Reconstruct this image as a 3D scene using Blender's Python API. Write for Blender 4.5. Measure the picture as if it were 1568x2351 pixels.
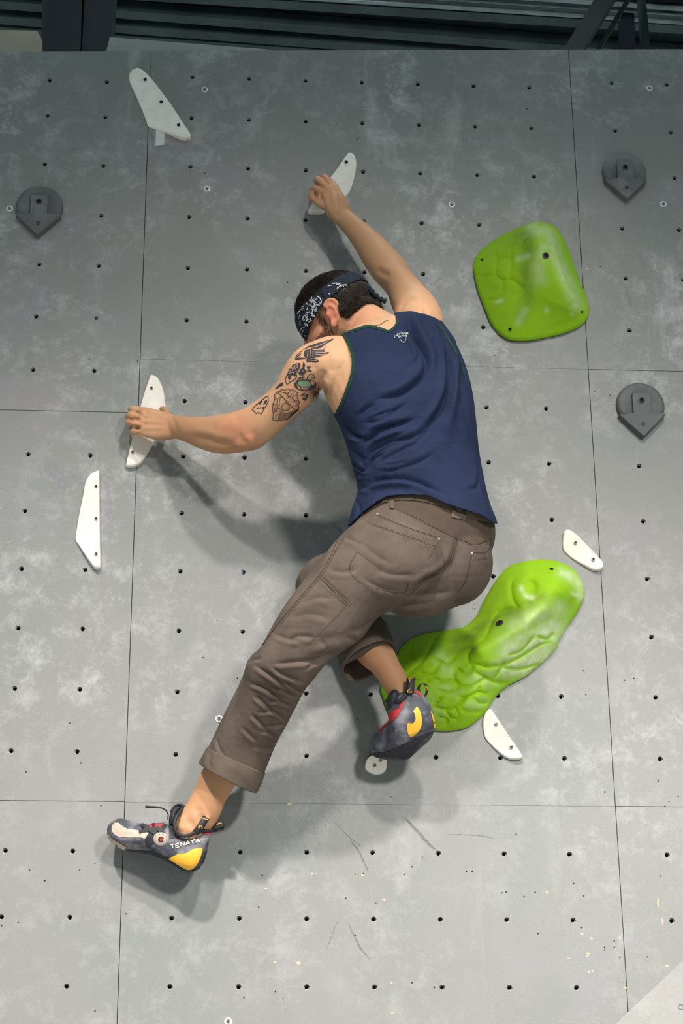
import bpy, bmesh, math, random
import numpy as np
from mathutils import Vector, Matrix
from mathutils.bvhtree import BVHTree
from mathutils.geometry import delaunay_2d_cdt
random.seed(7); np.random.seed(7)
for o in list(bpy.data.objects): bpy.data.objects.remove(o)
SC = bpy.context.scene; COL = SC.collection

# ------------------------------------------------------------------ camera
SP = 1.22/7.5                       # bolt-hole pitch of the climbing panels
Z0, X0 = 3.80, -0.61                # height of the middle seam, x of the left seam
F_PX, W_PX, H_PX = 4584.4, 1568, 2351
CAM = Vector((0.2096+X0, -4.8303, -2.4608+Z0))
YAW, PITCH, ROLL = 0.0684088, 0.3960905, -0.0086150
fwd = Vector((math.sin(YAW)*math.cos(PITCH), math.cos(YAW)*math.cos(PITCH), math.sin(PITCH)))
rt0 = Vector((math.cos(YAW), -math.sin(YAW), 0)); up0 = rt0.cross(fwd)
RT = math.cos(ROLL)*rt0 + math.sin(ROLL)*up0
UP = -math.sin(ROLL)*rt0 + math.cos(ROLL)*up0
FW = fwd
cd = bpy.data.cameras.new('camera'); cam = bpy.data.objects.new('camera', cd); COL.objects.link(cam)
cd.sensor_fit = 'VERTICAL'; cd.sensor_height = 36.0; cd.lens = 36.0*F_PX/H_PX
cam.matrix_world = Matrix(((RT.x, UP.x, -FW.x, CAM.x), (RT.y, UP.y, -FW.y, CAM.y), (RT.z, UP.z, -FW.z, CAM.z), (0, 0, 0, 1)))
SC.camera = cam
def ray(px, py): return (FW + RT*((px-W_PX/2)/F_PX) + UP*((H_PX/2-py)/F_PX))
def P(px, py, d=0.0):               # pixel -> point d metres in front of the wall plane
    r = ray(px, py); return CAM + r*((-d-CAM.y)/r.y)
def PZ(px, py, z):                  # pixel -> point on a horizontal plane
    r = ray(px, py); return CAM + r*((z-CAM.z)/r.z)
_R = np.array(RT); _U = np.array(UP); _F = np.array(FW); _C = np.array(CAM)
def pix(co):                        # (n,3) -> (n,2) pixel
    v = co-_C; d = v@_F
    return np.stack([W_PX/2+F_PX*(v@_R)/d, H_PX/2-F_PX*(v@_U)/d], 1)

# ------------------------------------------------------------------ world, lights, exposure
wd = bpy.data.worlds.new('gym_air'); SC.world = wd; wd.use_nodes = True
wd.node_tree.nodes['Background'].inputs[0].default_value = (0.74, 0.96, 0.97, 1)
wd.node_tree.nodes['Background'].inputs[1].default_value = 0.42
def spot(name, loc, aim, power, size, blend, rad, col):
    l = bpy.data.lights.new(name, 'SPOT'); l.energy = power; l.spot_size = math.radians(size); l.spot_blend = blend
    l.shadow_soft_size = rad; l.color = col
    o = bpy.data.objects.new(name, l); COL.objects.link(o); o.location = loc
    o.rotation_euler = (Vector(aim)-Vector(loc)).to_track_quat('-Z', 'Y').to_euler(); return o
spot('track_spot_left', (-1.8, -5.0, 6.9), (0.15, 0, -2.5), 3900, 62, 1.0, 0.18, (1.0, 0.935, 0.86))
spot('track_spot_right', (2.1, -6.2, 4.45), (-0.1, 0, 0.2), 1450, 72, 1.0, 0.30, (1.0, 0.94, 0.88))
spot('track_spot_middle', (0.7, -5.2, 7.2), (-0.1, 0, -2.1), 1800, 72, 1.0, 0.20, (1.0, 0.935, 0.86))
rl = bpy.data.lights.new('roof_fill', 'POINT'); rl.energy = 22; rl.shadow_soft_size = 0.12; rl.color = (0.9, 1.0, 1.0)  # added fill light, no known fixture; brightens the roof space
ro = bpy.data.objects.new('roof_fill', rl); COL.objects.link(ro); ro.location = (0.1, 0.05, 5.75)
SC.view_settings.view_transform = 'Standard'; SC.view_settings.look = 'None'
SC.view_settings.exposure = -0.26; SC.view_settings.gamma = 1.0; SC.view_settings.use_curve_mapping = False

# ------------------------------------------------------------------ materials
def srgb(r, g, b):
    f = lambda c: (c/255/12.92 if c/255 <= 0.04045 else ((c/255+0.055)/1.055)**2.4)
    return (f(r), f(g), f(b), 1)
def nd(nt, t, **kw):
    n = nt.nodes.new(t)
    for k, v in kw.items(): setattr(n, k, v)
    return n
def mat(name, col, rough=0.6, var=0.0, scale=20, metal=0.0, bump=0.0, bscale=200, sss=0.0, col2=None, spec=0.5, lo=0.35, hi=0.65):
    m = bpy.data.materials.new(name); m.use_nodes = True; nt = m.node_tree
    b = nt.nodes['Principled BSDF']; b.inputs['Roughness'].default_value = rough; b.inputs['Metallic'].default_value = metal
    b.inputs['Base Color'].default_value = col; b.inputs['Specular IOR Level'].default_value = spec
    tc = nd(nt, 'ShaderNodeTexCoord')
    if var or col2:
        n = nd(nt, 'ShaderNodeTexNoise'); n.inputs['Scale'].default_value = scale; n.inputs['Detail'].default_value = 6
        nt.links.new(tc.outputs['Object'], n.inputs['Vector'])
        r = nd(nt, 'ShaderNodeValToRGB'); r.color_ramp.elements[0].position = lo; r.color_ramp.elements[1].position = hi
        r.color_ramp.elements[0].color = tuple(c*(1-var) for c in col[:3])+(1,)
        r.color_ramp.elements[1].color = col2 if col2 else tuple(min(1, c*(1+var)) for c in col[:3])+(1,)
        nt.links.new(n.outputs['Fac'], r.inputs['Fac']); nt.links.new(r.outputs['Color'], b.inputs['Base Color'])
    if bump:
        n2 = nd(nt, 'ShaderNodeTexNoise'); n2.inputs['Scale'].default_value = bscale; n2.inputs['Detail'].default_value = 3
        nt.links.new(tc.outputs['Object'], n2.inputs['Vector'])
        bp = nd(nt, 'ShaderNodeBump'); bp.inputs['Strength'].default_value = bump; bp.inputs['Distance'].default_value = 0.002
        nt.links.new(n2.outputs['Fac'], bp.inputs['Height']); nt.links.new(bp.outputs['Normal'], b.inputs['Normal'])
    if sss:
        b.inputs['Subsurface Weight'].default_value = sss; b.inputs['Subsurface Radius'].default_value = (0.012, 0.005, 0.003)
        b.inputs['Subsurface Scale'].default_value = 0.6
    return m
def wrinkle(m, scale, dist, strength):
    nt = m.node_tree; b = nt.nodes['Principled BSDF']; tc = nd(nt, 'ShaderNodeTexCoord'); n = nd(nt, 'ShaderNodeTexNoise'); n.inputs['Scale'].default_value = scale; n.inputs['Detail'].default_value = 4; n.inputs['Distortion'].default_value = 0.8
    mp = nd(nt, 'ShaderNodeMapping'); mp.inputs['Rotation'].default_value = (0, 0.5, 0); mp.inputs['Scale'].default_value = (0.6, 1, 1.5); nt.links.new(tc.outputs['Object'], mp.inputs['Vector']); nt.links.new(mp.outputs['Vector'], n.inputs['Vector'])
    bp = nd(nt, 'ShaderNodeBump'); bp.inputs['Strength'].default_value = strength; bp.inputs['Distance'].default_value = dist; nt.links.new(n.outputs['Fac'], bp.inputs['Height'])
    old = b.inputs['Normal'].links[0].from_socket; nt.links.new(old, bp.inputs['Normal']); nt.links.new(bp.outputs['Normal'], b.inputs['Normal'])
def wall_material():
    m = bpy.data.materials.new('grey_textured_paint'); m.use_nodes = True; nt = m.node_tree; b = nt.nodes['Principled BSDF']
    tc = nd(nt, 'ShaderNodeTexCoord'); L = nt.links.new
    geo = nd(nt, 'ShaderNodeNewGeometry')
    def noise(scale, detail, rough=0.6, dist=0.0, stretch=None):
        n = nd(nt, 'ShaderNodeTexNoise'); n.inputs['Scale'].default_value = scale; n.inputs['Detail'].default_value = detail
        n.inputs['Roughness'].default_value = rough; n.inputs['Distortion'].default_value = dist
        mp = nd(nt, 'ShaderNodeMapping'); L(geo.outputs['Position'], mp.inputs['Vector'])
        if stretch: mp.inputs['Rotation'].default_value = stretch[0]; mp.inputs['Scale'].default_value = stretch[1]
        L(mp.outputs['Vector'], n.inputs['Vector']); return n
    def ramp(src, a, c, ca, cb):
        r = nd(nt, 'ShaderNodeValToRGB'); r.color_ramp.elements[0].position = a; r.color_ramp.elements[1].position = c
        r.color_ramp.elements[0].color = ca; r.color_ramp.elements[1].color = cb; L(src.outputs['Fac'], r.inputs['Fac']); return r
    def mix(fac, a, c, k=1.0):
        x = nd(nt, 'ShaderNodeMix', data_type='RGBA')
        if k != 1.0:
            mu = nd(nt, 'ShaderNodeMath', operation='MULTIPLY'); mu.inputs[1].default_value = k; L(fac, mu.inputs[0]); fac = mu.outputs[0]
        L(fac, x.inputs[0])
        if isinstance(a, tuple): x.inputs[6].default_value = a
        else: L(a, x.inputs[6])
        if isinstance(c, tuple): x.inputs[7].default_value = c
        else: L(c, x.inputs[7])
        return x.outputs[2]
    bk, wt = (0, 0, 0, 1), (1, 1, 1, 1)
    base = ramp(noise(1.7, 4), 0.35, 0.68, (0.195, 0.214, 0.206, 1), (0.236, 0.234, 0.228, 1)).outputs['Color']
    tint = ramp(noise(2.6, 3), 0.52, 0.72, bk, wt).outputs['Color']
    base = mix(tint, base, (0.265, 0.245, 0.275, 1), 0.6)
    # chalk clouds gated by a large mask
    cl = ramp(noise(12, 10, 0.78, 0.15), 0.49, 0.78, bk, wt).outputs['Color']
    gate = ramp(noise(2.1, 2), 0.36, 0.62, bk, wt).outputs['Color']
    sx = nd(nt, 'ShaderNodeSeparateXYZ'); L(geo.outputs['Position'], sx.inputs[0])
    reach = nd(nt, 'ShaderNodeMapRange'); reach.inputs['From Min'].default_value = 1.6; reach.inputs['From Max'].default_value = 3.6; reach.inputs['To Min'].default_value = 0.10; L(sx.outputs['Z'], reach.inputs['Value'])   # hands leave chalk high up
    def gated(fac):
        q = nd(nt, 'ShaderNodeMath', operation='MULTIPLY'); L(fac, q.inputs[0]); L(reach.outputs[0], q.inputs[1]); return q.outputs[0]
    mm = nd(nt, 'ShaderNodeMath', operation='MULTIPLY'); L(cl, mm.inputs[0]); L(gate, mm.inputs[1])
    base = mix(gated(mm.outputs[0]), base, (0.62, 0.62, 0.645, 1), 1.0)
    # smeared streaks (diagonal)
    st = ramp(noise(7, 6, 0.65, 0.3, ((0, 0.6, 0), (1.0, 1, 0.22))), 0.60, 0.82, bk, wt).outputs['Color']
    base = mix(gated(st), base, (0.60, 0.61, 0.62, 1), 0.6)
    st2 = ramp(noise(6, 6, 0.7, 0.2, ((0, -0.95, 0), (1.0, 1, 0.16))), 0.63, 0.84, bk, wt).outputs['Color']
    base = mix(gated(st2), base, (0.62, 0.60, 0.63, 1), 0.55)
    # dark rubber scuffs
    dk = ramp(noise(5, 7, 0.7, 0.4, ((0, 0.35, 0), (1.6, 1, 0.3))), 0.68, 0.86, bk, wt).outputs['Color']
    base = mix(dk, base, (0.16, 0.165, 0.17, 1), 0.5)
    L(base, b.inputs['Base Color'])
    b.inputs['Roughness'].default_value = 0.38; b.inputs['Specular IOR Level'].default_value = 0.45
    fine = noise(420, 2); bp = nd(nt, 'ShaderNodeBump'); bp.inputs['Strength'].default_value = 0.22; bp.inputs['Distance'].default_value = 0.0015
    L(fine.outputs['Fac'], bp.inputs['Height']); L(bp.outputs['Normal'], b.inputs['Normal'])
    return m
def chalked(name, col, chalk, rough, scale, amount, lo=0.5, hi=0.78):
    m = mat(name, col, rough, col2=chalk, scale=scale, lo=lo, hi=hi, bump=0.25, bscale=500)
    return m
M = {}
M['wall'] = wall_material()
M['backing'] = mat('dark_plywood', (0.03, 0.03, 0.03, 1), 0.9)
M['steel_hole'] = mat('zinc_insert', (0.16, 0.16, 0.165, 1), 0.45, metal=0.7, var=0.2, scale=300)
M['black'] = mat('black_void', (0.006, 0.006, 0.008, 1), 0.9)
M['white_hold'] = mat('white_wood_hold', srgb(243, 238, 230), 0.55, var=0.05, scale=25)
M['brass'] = mat('rusty_screw', (0.46, 0.31, 0.20, 1), 0.45, metal=0.5, var=0.4, scale=400)
M['dark_bolt'] = mat('dark_socket', (0.03, 0.028, 0.028, 1), 0.5, metal=0.3)
M['zinc'] = mat('zinc_washer', (0.70, 0.71, 0.72, 1), 0.42, metal=0.25, var=0.15, scale=200)
M['rivet'] = mat('worn_rivet', (0.38, 0.37, 0.35, 1), 0.4, metal=0.6)
M['green'] = chalked('green_resin', srgb(138, 178, 6), srgb(196, 212, 150), 0.55, 9, 1, 0.52, 0.80)
def green_material():
    m = bpy.data.materials.new('green_resin'); m.use_nodes = True; nt = m.node_tree; b = nt.nodes['Principled BSDF']; L = nt.links.new
    at = nd(nt, 'ShaderNodeAttribute', attribute_name='wear'); sep = nd(nt, 'ShaderNodeSeparateColor'); L(at.outputs['Color'], sep.inputs[0])
    tc = nd(nt, 'ShaderNodeTexCoord'); n = nd(nt, 'ShaderNodeTexNoise'); n.inputs['Scale'].default_value = 38; n.inputs['Detail'].default_value = 8; n.inputs['Roughness'].default_value = 0.7; L(tc.outputs['Object'], n.inputs['Vector'])
    mr = nd(nt, 'ShaderNodeMapRange'); mr.inputs['From Min'].default_value = 0.35; mr.inputs['From Max'].default_value = 0.65; mr.inputs['To Min'].default_value = 0.45; mr.inputs['To Max'].default_value = 1.15; L(n.outputs['Fac'], mr.inputs['Value'])
    col = srgb(138, 186, 0)
    for ch, c in (('Green', srgb(78, 92, 22)), ('Red', srgb(214, 222, 190))):
        mu = nd(nt, 'ShaderNodeMath', operation='MULTIPLY', use_clamp=True); L(sep.outputs[ch], mu.inputs[0]); L(mr.outputs[0], mu.inputs[1])
        x = nd(nt, 'ShaderNodeMix', data_type='RGBA'); L(mu.outputs[0], x.inputs[0]); x.inputs[7].default_value = c
        if isinstance(col, tuple): x.inputs[6].default_value = col
        else: L(col, x.inputs[6])
        col = x.outputs[2]
    L(col, b.inputs['Base Color']); b.inputs['Roughness'].default_value = 0.68; b.inputs['Specular IOR Level'].default_value = 0.2
    n2 = nd(nt, 'ShaderNodeTexNoise'); n2.inputs['Scale'].default_value = 500; L(tc.outputs['Object'], n2.inputs['Vector'])
    bp = nd(nt, 'ShaderNodeBump'); bp.inputs['Strength'].default_value = 0.3; bp.inputs['Distance'].default_value = 0.0015; L(n2.outputs['Fac'], bp.inputs['Height']); L(bp.outputs['Normal'], b.inputs['Normal'])
    return m
M['green'] = green_material()
M['grey_hold'] = chalked('grey_resin', (0.105, 0.110, 0.115, 1), (0.20, 0.205, 0.21, 1), 0.6, 14, 1, 0.5, 0.8)
M['tape'] = mat('white_tape', srgb(214, 216, 216), 0.6, var=0.04)
M['beam'] = mat('blue_black_steel', (0.010, 0.015, 0.024, 1), 0.55, var=0.3, scale=8)
M['deck'] = mat('black_green_deck', (0.010, 0.016, 0.016, 1), 0.6, var=0.3, scale=6)
M['pipe'] = mat('galvanised_conduit', (0.30, 0.34, 0.34, 1), 0.4, metal=0.3, var=0.2, scale=12)
M['sheet'] = mat('pale_grey_sheet', (0.36, 0.38, 0.37, 1), 0.7, var=0.1, scale=5)
M['beige'] = mat('beige_board', (0.42, 0.37, 0.30, 1), 0.7, var=0.12, scale=7)
M['mat_floor'] = mat('grey_crash_mat', (0.40, 0.39, 0.38, 1), 0.7, var=0.1, scale=4)
M['skin'] = mat('skin', srgb(208, 164, 126), 0.58, spec=0.35, scale=16, col2=srgb(218, 164, 126), lo=0.3, hi=0.7, var=0.08, sss=0.12, bump=0.12, bscale=260)
def skin_material():
    m = M['skin']; nt = m.node_tree; b = nt.nodes['Principled BSDF']; L = nt.links.new; src = b.inputs['Base Color'].links[0].from_socket
    at = nd(nt, 'ShaderNodeAttribute', attribute_name='tone'); sep = nd(nt, 'ShaderNodeSeparateColor'); L(at.outputs['Color'], sep.inputs[0])
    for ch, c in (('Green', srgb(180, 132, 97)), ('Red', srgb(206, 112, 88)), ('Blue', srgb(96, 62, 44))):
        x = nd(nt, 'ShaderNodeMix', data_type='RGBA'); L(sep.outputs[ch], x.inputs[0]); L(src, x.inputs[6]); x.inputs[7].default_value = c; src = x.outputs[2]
    L(src, b.inputs['Base Color'])
skin_material()
M['ear'] = mat('ear_skin', srgb(214, 138, 108), 0.5, var=0.08, sss=0.15)
M['tank'] = mat('navy_jersey', srgb(33, 43, 71), 0.85, scale=9, var=0.14, bump=0.25, bscale=900, spec=0.2)
M['trim'] = mat('green_rib_trim', srgb(30, 62, 50), 0.85, var=0.12, scale=60, bump=0.3, bscale=600, spec=0.2)
M['print_white'] = mat('faded_white_print', srgb(184, 188, 180), 0.8, var=0.15, scale=500)
M['pants'] = mat('brown_canvas', srgb(86, 75, 67), 0.88, scale=14, var=0.14, col2=srgb(103, 91, 82), bump=0.35, bscale=700, spec=0.2, lo=0.3, hi=0.75)
wrinkle(M['pants'], 30, 0.008, 0.16); wrinkle(M['tank'], 14, 0.010, 0.25)
M['pants_dark'] = mat('brown_stretch_panel', srgb(80, 68, 60), 0.9, var=0.08, scale=30, spec=0.2)
M['rib'] = mat('ribbed_waistband', srgb(122, 106, 87), 0.9, var=0.12, scale=150, spec=0.2)
M['seam'] = mat('dark_seam', srgb(70, 60, 54), 0.95, spec=0.1)
M['stitch'] = mat('pale_stitch', srgb(120, 106, 96), 0.95, spec=0.1)
M['hair'] = mat('dark_brown_hair', (0.030, 0.018, 0.012, 1), 0.5, var=0.5, scale=60)
M['beard'] = mat('brown_beard', (0.075, 0.035, 0.018, 1), 0.55, var=0.4, scale=60)
M['bandana'] = mat('navy_bandana', srgb(38, 45, 58), 0.85, var=0.25, scale=30, spec=0.2)
M['bandana_white'] = mat('bandana_print', srgb(196, 200, 204), 0.8)
M['ink'] = mat('tattoo_ink', srgb(52, 52, 62), 0.55, var=0.2, scale=200)
M['skin_light'] = mat('bare_skin_gap', srgb(204, 160, 130), 0.55)
M['ink_soft'] = mat('tattoo_shading', srgb(142, 110, 96), 0.55)
M['teal'] = mat('tattoo_teal', srgb(86, 160, 138), 0.55, col2=srgb(170, 150, 80), scale=220, lo=0.45, hi=0.62)
M['rubber'] = mat('slate_rubber', srgb(60, 63, 74), 0.62, col2=srgb(132, 130, 138), scale=26, lo=0.46, hi=0.72, bump=0.15, bscale=300)
M['rubber_dark'] = mat('black_rubber', srgb(30, 32, 40), 0.65, var=0.2, scale=30)
M['yellow'] = mat('amber_rubber', srgb(238, 176, 50), 0.5, var=0.08, scale=40)
M['red'] = mat('red_lining', srgb(190, 48, 52), 0.75, var=0.12, scale=60)
M['cream'] = mat('cream_suede', srgb(190, 172, 160), 0.8, var=0.08, scale=60)
M['eye'] = mat('eye_white', (0.7, 0.68, 0.66, 1), 0.2)
M['chip'] = mat('bare_wood_chip', srgb(206, 176, 152), 0.8, var=0.1)

# ------------------------------------------------------------------ helpers
def link(name, me, m=None, parent=None, smooth=False):
    o = bpy.data.objects.new(name, me); COL.objects.link(o)
    if m is not None and not me.materials: me.materials.append(m)
    if parent is not None: o.parent = parent
    if smooth:
        for p in me.polygons: p.use_smooth = True
    return o
def mesh(name, v, f):
    me = bpy.data.meshes.new(name); me.from_pydata([tuple(x) for x in v], [], f); me.update(); return me
def tag(o, label, cat, group=None):
    o['label'] = label; o['category'] = cat
    if group: o['group'] = group
    return o
def struct(o): o['kind'] = 'structure'; return o
def empty(name, loc):
    o = bpy.data.objects.new(name, None); o.empty_display_size = 0.05; o.location = loc; COL.objects.link(o); return o
def box_between(a, b, w, h, upv=Vector((0, 0, 1))):
    a, b = Vector(a), Vector(b); t = (b-a).normalized(); s = t.cross(upv).normalized(); u = s.cross(t)
    v = [q+s*i*w/2+u*j*h/2 for q in (a, b) for (i, j) in ((-1, -1), (1, -1), (1, 1), (-1, 1))]
    f = [(0, 1, 2, 3), (7, 6, 5, 4), (0, 4, 5, 1), (1, 5, 6, 2), (2, 6, 7, 3), (3, 7, 4, 0)]
    return v, f
def tube(pts, r, n=8, cap=True):
    pts = [Vector(p) for p in pts]; v = []; f = []
    rr = r if isinstance(r, (list, tuple)) else [r]*len(pts)
    pu = None
    for i, p in enumerate(pts):
        t = (pts[min(i+1, len(pts)-1)]-pts[max(i-1, 0)]).normalized()
        if pu is None:
            a = Vector((0, 1, 0)) if abs(t.y) < 0.9 else Vector((1, 0, 0)); pu = (a-t*a.dot(t)).normalized()
        else: pu = (pu-t*pu.dot(t)).normalized()
        w = t.cross(pu)
        for k in range(n):
            an = 2*math.pi*k/n; v.append(p+(pu*math.cos(an)+w*math.sin(an))*rr[i])
    for i in range(len(pts)-1):
        for k in range(n): f.append((i*n+k, i*n+(k+1) % n, (i+1)*n+(k+1) % n, (i+1)*n+k))
    if cap: f.append(tuple(range(n))[::-1]); f.append(tuple((len(pts)-1)*n+k for k in range(n)))
    return v, f
def join(parts):
    V = []; Fc = []
    for v, f in parts:
        o = len(V); V += [Vector(x) for x in v]; Fc += [tuple(i+o for i in q) for q in f]
    return V, Fc
def catmull(K, sub):
    K = np.array(K, float); n = len(K); out = []
    for i in range(n-1):
        p0 = K[max(i-1, 0)]; p1 = K[i]; p2 = K[i+1]; p3 = K[min(i+2, n-1)]
        for j in range(sub):
            t = j/sub
            out.append(0.5*((2*p1)+(-p0+p2)*t+(2*p0-5*p1+4*p2-p3)*t*t+(-p0+3*p1-3*p2+p3)*t**3))
    out.append(K[-1]); return np.array(out)
def loft(secs, sub=6, n=32, power=2.0, caps=True):
    """secs: (ax, ay, bx, by, depth, half_depth[, depth of edge B]) silhouette edge pixels of each cross-section."""
    K = []
    for s in secs:
        ax, ay, bx, by, d, h = s[:6]; d2 = s[6] if len(s) > 6 else d
        a, b = P(ax, ay, d), P(bx, by, d2); K.append(list((a+b)/2)+list((b-a)/2)+[h])
    K = catmull(K, sub); v = []; f = []; m = len(K)
    for i in range(m):
        c = Vector(K[i, :3]); a1 = Vector(K[i, 3:6]); h = max(K[i, 6], 1e-4)
        t = Vector(K[min(i+1, m-1), :3])-Vector(K[max(i-1, 0), :3])
        a2 = a1.cross(t)
        a2 = a2.normalized()*h if a2.length > 1e-9 else Vector((0, h, 0))
        for k in range(n):
            an = 2*math.pi*k/n; cs, sn = math.cos(an), math.sin(an)
            cs = math.copysign(abs(cs)**(2/power), cs); sn = math.copysign(abs(sn)**(2/power), sn)
            v.append(c+a1*cs+a2*sn)
    for i in range(m-1):
        for k in range(n): f.append((i*n+k, i*n+(k+1) % n, (i+1)*n+(k+1) % n, (i+1)*n+k))
    if caps: f.append(tuple(range(n))[::-1]); f.append(tuple((m-1)*n+k for k in range(n)))
    return v, f
def ellipsoid(c, ax, n=24, m=16):
    v = []; f = []
    c = Vector(c)
    for i in range(m+1):
        th = math.pi*(0.001+0.998*i/m)
        for k in range(n):
            ph = 2*math.pi*k/n
            v.append(c+ax[0]*math.sin(th)*math.cos(ph)+ax[1]*math.sin(th)*math.sin(ph)+ax[2]*math.cos(th))
    for i in range(m):
        for k in range(n): f.append((i*n+k, i*n+(k+1) % n, (i+1)*n+(k+1) % n, (i+1)*n+k))
    f.append(tuple(range(n))[::-1]); f.append(tuple(m*n+k for k in range(n)))
    return v, f
def fix_out(v, f):
    bm = bmesh.new()
    bv = [bm.verts.new(x) for x in v]
    for q in f:
        try: bm.faces.new([bv[i] for i in q])
        except ValueError: pass
    bmesh.ops.recalc_face_normals(bm, faces=bm.faces[:])
    me = bpy.data.meshes.new('tmp'); bm.to_mesh(me); bm.free(); return me
def bake(me, mods):
    o = bpy.data.objects.new('tmp', me); COL.objects.link(o)
    for t, kw in mods:
        md = o.modifiers.new(t, t)
        for k, val in kw.items(): setattr(md, k, val)
    dg = bpy.context.evaluated_depsgraph_get(); dg.update()
    r = bpy.data.meshes.new_from_object(o.evaluated_get(dg)); bpy.data.objects.remove(o); return r
def remeshed(parts, voxel, smooth=6):
    V = []; Fc = []
    for v, f in parts:
        me = fix_out(v, f); o = len(V)
        V += [tuple(x.co) for x in me.vertices]; Fc += [tuple(i+o for i in p.vertices) for p in me.polygons]
        bpy.data.meshes.remove(me)
    return bake(mesh('tmp', V, Fc), [('REMESH', dict(mode='VOXEL', voxel_size=voxel, adaptivity=0.0)), ('SMOOTH', dict(factor=0.5, iterations=smooth))])
def getco(me):
    a = np.empty(len(me.vertices)*3, np.float32); me.vertices.foreach_get('co', a); return a.reshape(-1, 3).astype(float)
def getno(me):
    a = np.empty(len(me.vertices)*3, np.float32); me.vertex_normals.foreach_get('vector', a); return a.reshape(-1, 3).astype(float)
def setco(me, co): me.vertices.foreach_set('co', co.astype(np.float32).ravel()); me.update()
def polydist(q, pts):
    best = np.full(len(q), 1e9); tt = np.zeros(len(q)); pts = np.array(pts, float)
    seg = np.linalg.norm(np.diff(pts, axis=0), axis=1); tot = seg.sum(); acc = 0
    for i in range(len(pts)-1):
        a, b = pts[i], pts[i+1]; ab = b-a; t = np.clip(((q-a)@ab)/max(ab@ab, 1e-9), 0, 1)
        d = np.linalg.norm(q-(a+t[:, None]*ab), axis=1); m = d < best
        best[m] = d[m]; tt[m] = (acc+t[m]*seg[i])/tot; acc += seg[i]
    return best, tt
def spline(pts, sub=6):
    return [tuple(x) for x in catmull(pts, sub)] if len(pts) > 2 else [tuple(p) for p in pts]
def zc(pts, x0, y0, s): return [(x0+x/s, y0+y/s) for x, y in pts]
def polyside(q, pts):
    best = np.full(len(q), 1e9); sg = np.ones(len(q)); pts = np.array(pts, float)
    for i in range(len(pts)-1):
        a, b = pts[i], pts[i+1]; ab = b-a; t = np.clip(((q-a)@ab)/max(ab@ab, 1e-9), 0, 1)
        d = np.linalg.norm(q-(a+t[:, None]*ab), axis=1); m = d < best; best[m] = d[m]
        cr = ab[0]*(q[:, 1]-a[1])-ab[1]*(q[:, 0]-a[0]); sg[m] = np.where(cr[m] >= 0, 1, -1)
    return sg
def sculpt(me, strokes, cloth=False):
    """strokes: (pixel polyline, amplitude m, width px) grooves (-) or ridges (+) on the surface that faces the camera."""
    co = getco(me); no = getno(me); q = pix(co)
    view = _C-co; view /= np.linalg.norm(view, axis=1)[:, None]
    face = np.clip((no*view).sum(1)/0.35, 0, 1)
    disp = np.zeros(len(co))
    for pts, amp, w in strokes:
        pts = spline(pts, 5); a = np.array(pts); lo = a.min(0)-3.2*w; hi = a.max(0)+3.2*w
        m = (q[:, 0] > lo[0]) & (q[:, 0] < hi[0]) & (q[:, 1] > lo[1]) & (q[:, 1] < hi[1]) & (face > 0)
        if not m.any(): continue
        d, t = polydist(q[m], pts); taper = np.clip(np.minimum(t, 1-t)*4+0.15, 0, 1)
        if cloth and amp < 0:
            sg = polyside(q[m], pts); wl = np.where(sg > 0, 0.50*w, 1.45*w)
            disp[m] += amp*taper*(np.exp(-d/wl)-np.where(sg > 0, 0.38, 0.10)*np.exp(-((d-1.5*w)/(0.9*w))**2))
        else:
            disp[m] += amp*taper*(np.exp(-(d/w)**2)-0.45*np.exp(-((d-2.0*w)/(1.0*w))**2))
    setco(me, co+no*(disp*face)[:, None])
def bvh_of(*mes):
    V = []; T = []
    for me in mes:
        o = len(V); V += [v.co.copy() for v in me.vertices]; T += [tuple(i+o for i in p.vertices) for p in me.polygons]
    return BVHTree.FromPolygons(V, T)
def hit(bvh, px, py, off):
    d = ray(px, py).normalized(); loc, no, i, dist = bvh.ray_cast(CAM, d)
    if loc is None: return None
    if no.dot(d) > 0: no = -no
    return loc+no*off-d*off*0.5
def stroke_mesh(bvh, lines, off=0.0007, maxjump=0.03):
    """lines: (pixel polyline, width px). Flat ribbons lying on the surface under those pixels."""
    V = []; Fc = []
    for pts, w in lines:
        pts = np.array(pts, float); seg = np.linalg.norm(np.diff(pts, axis=0), axis=1); L = np.concatenate([[0], np.cumsum(seg)])
        n = max(2, int(L[-1]/2.5)+1); s = np.linspace(0, L[-1], n)
        xy = np.stack([np.interp(s, L, pts[:, 0]), np.interp(s, L, pts[:, 1])], 1)
        t = np.gradient(xy, axis=0); t /= np.maximum(np.linalg.norm(t, axis=1), 1e-9)[:, None]; nn = np.stack([-t[:, 1], t[:, 0]], 1)
        prev = None
        for i in range(n):
            a = hit(bvh, *(xy[i]+nn[i]*w/2), off); b = hit(bvh, *(xy[i]-nn[i]*w/2), off)
            if a is None or b is None or (a-b).length > maxjump: prev = None; continue
            V += [a, b]; cur = len(V)-2
            if prev is not None and (V[prev]-a).length < maxjump: Fc.append((prev, prev+1, cur+1, cur))
            prev = cur
    return V, Fc
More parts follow.
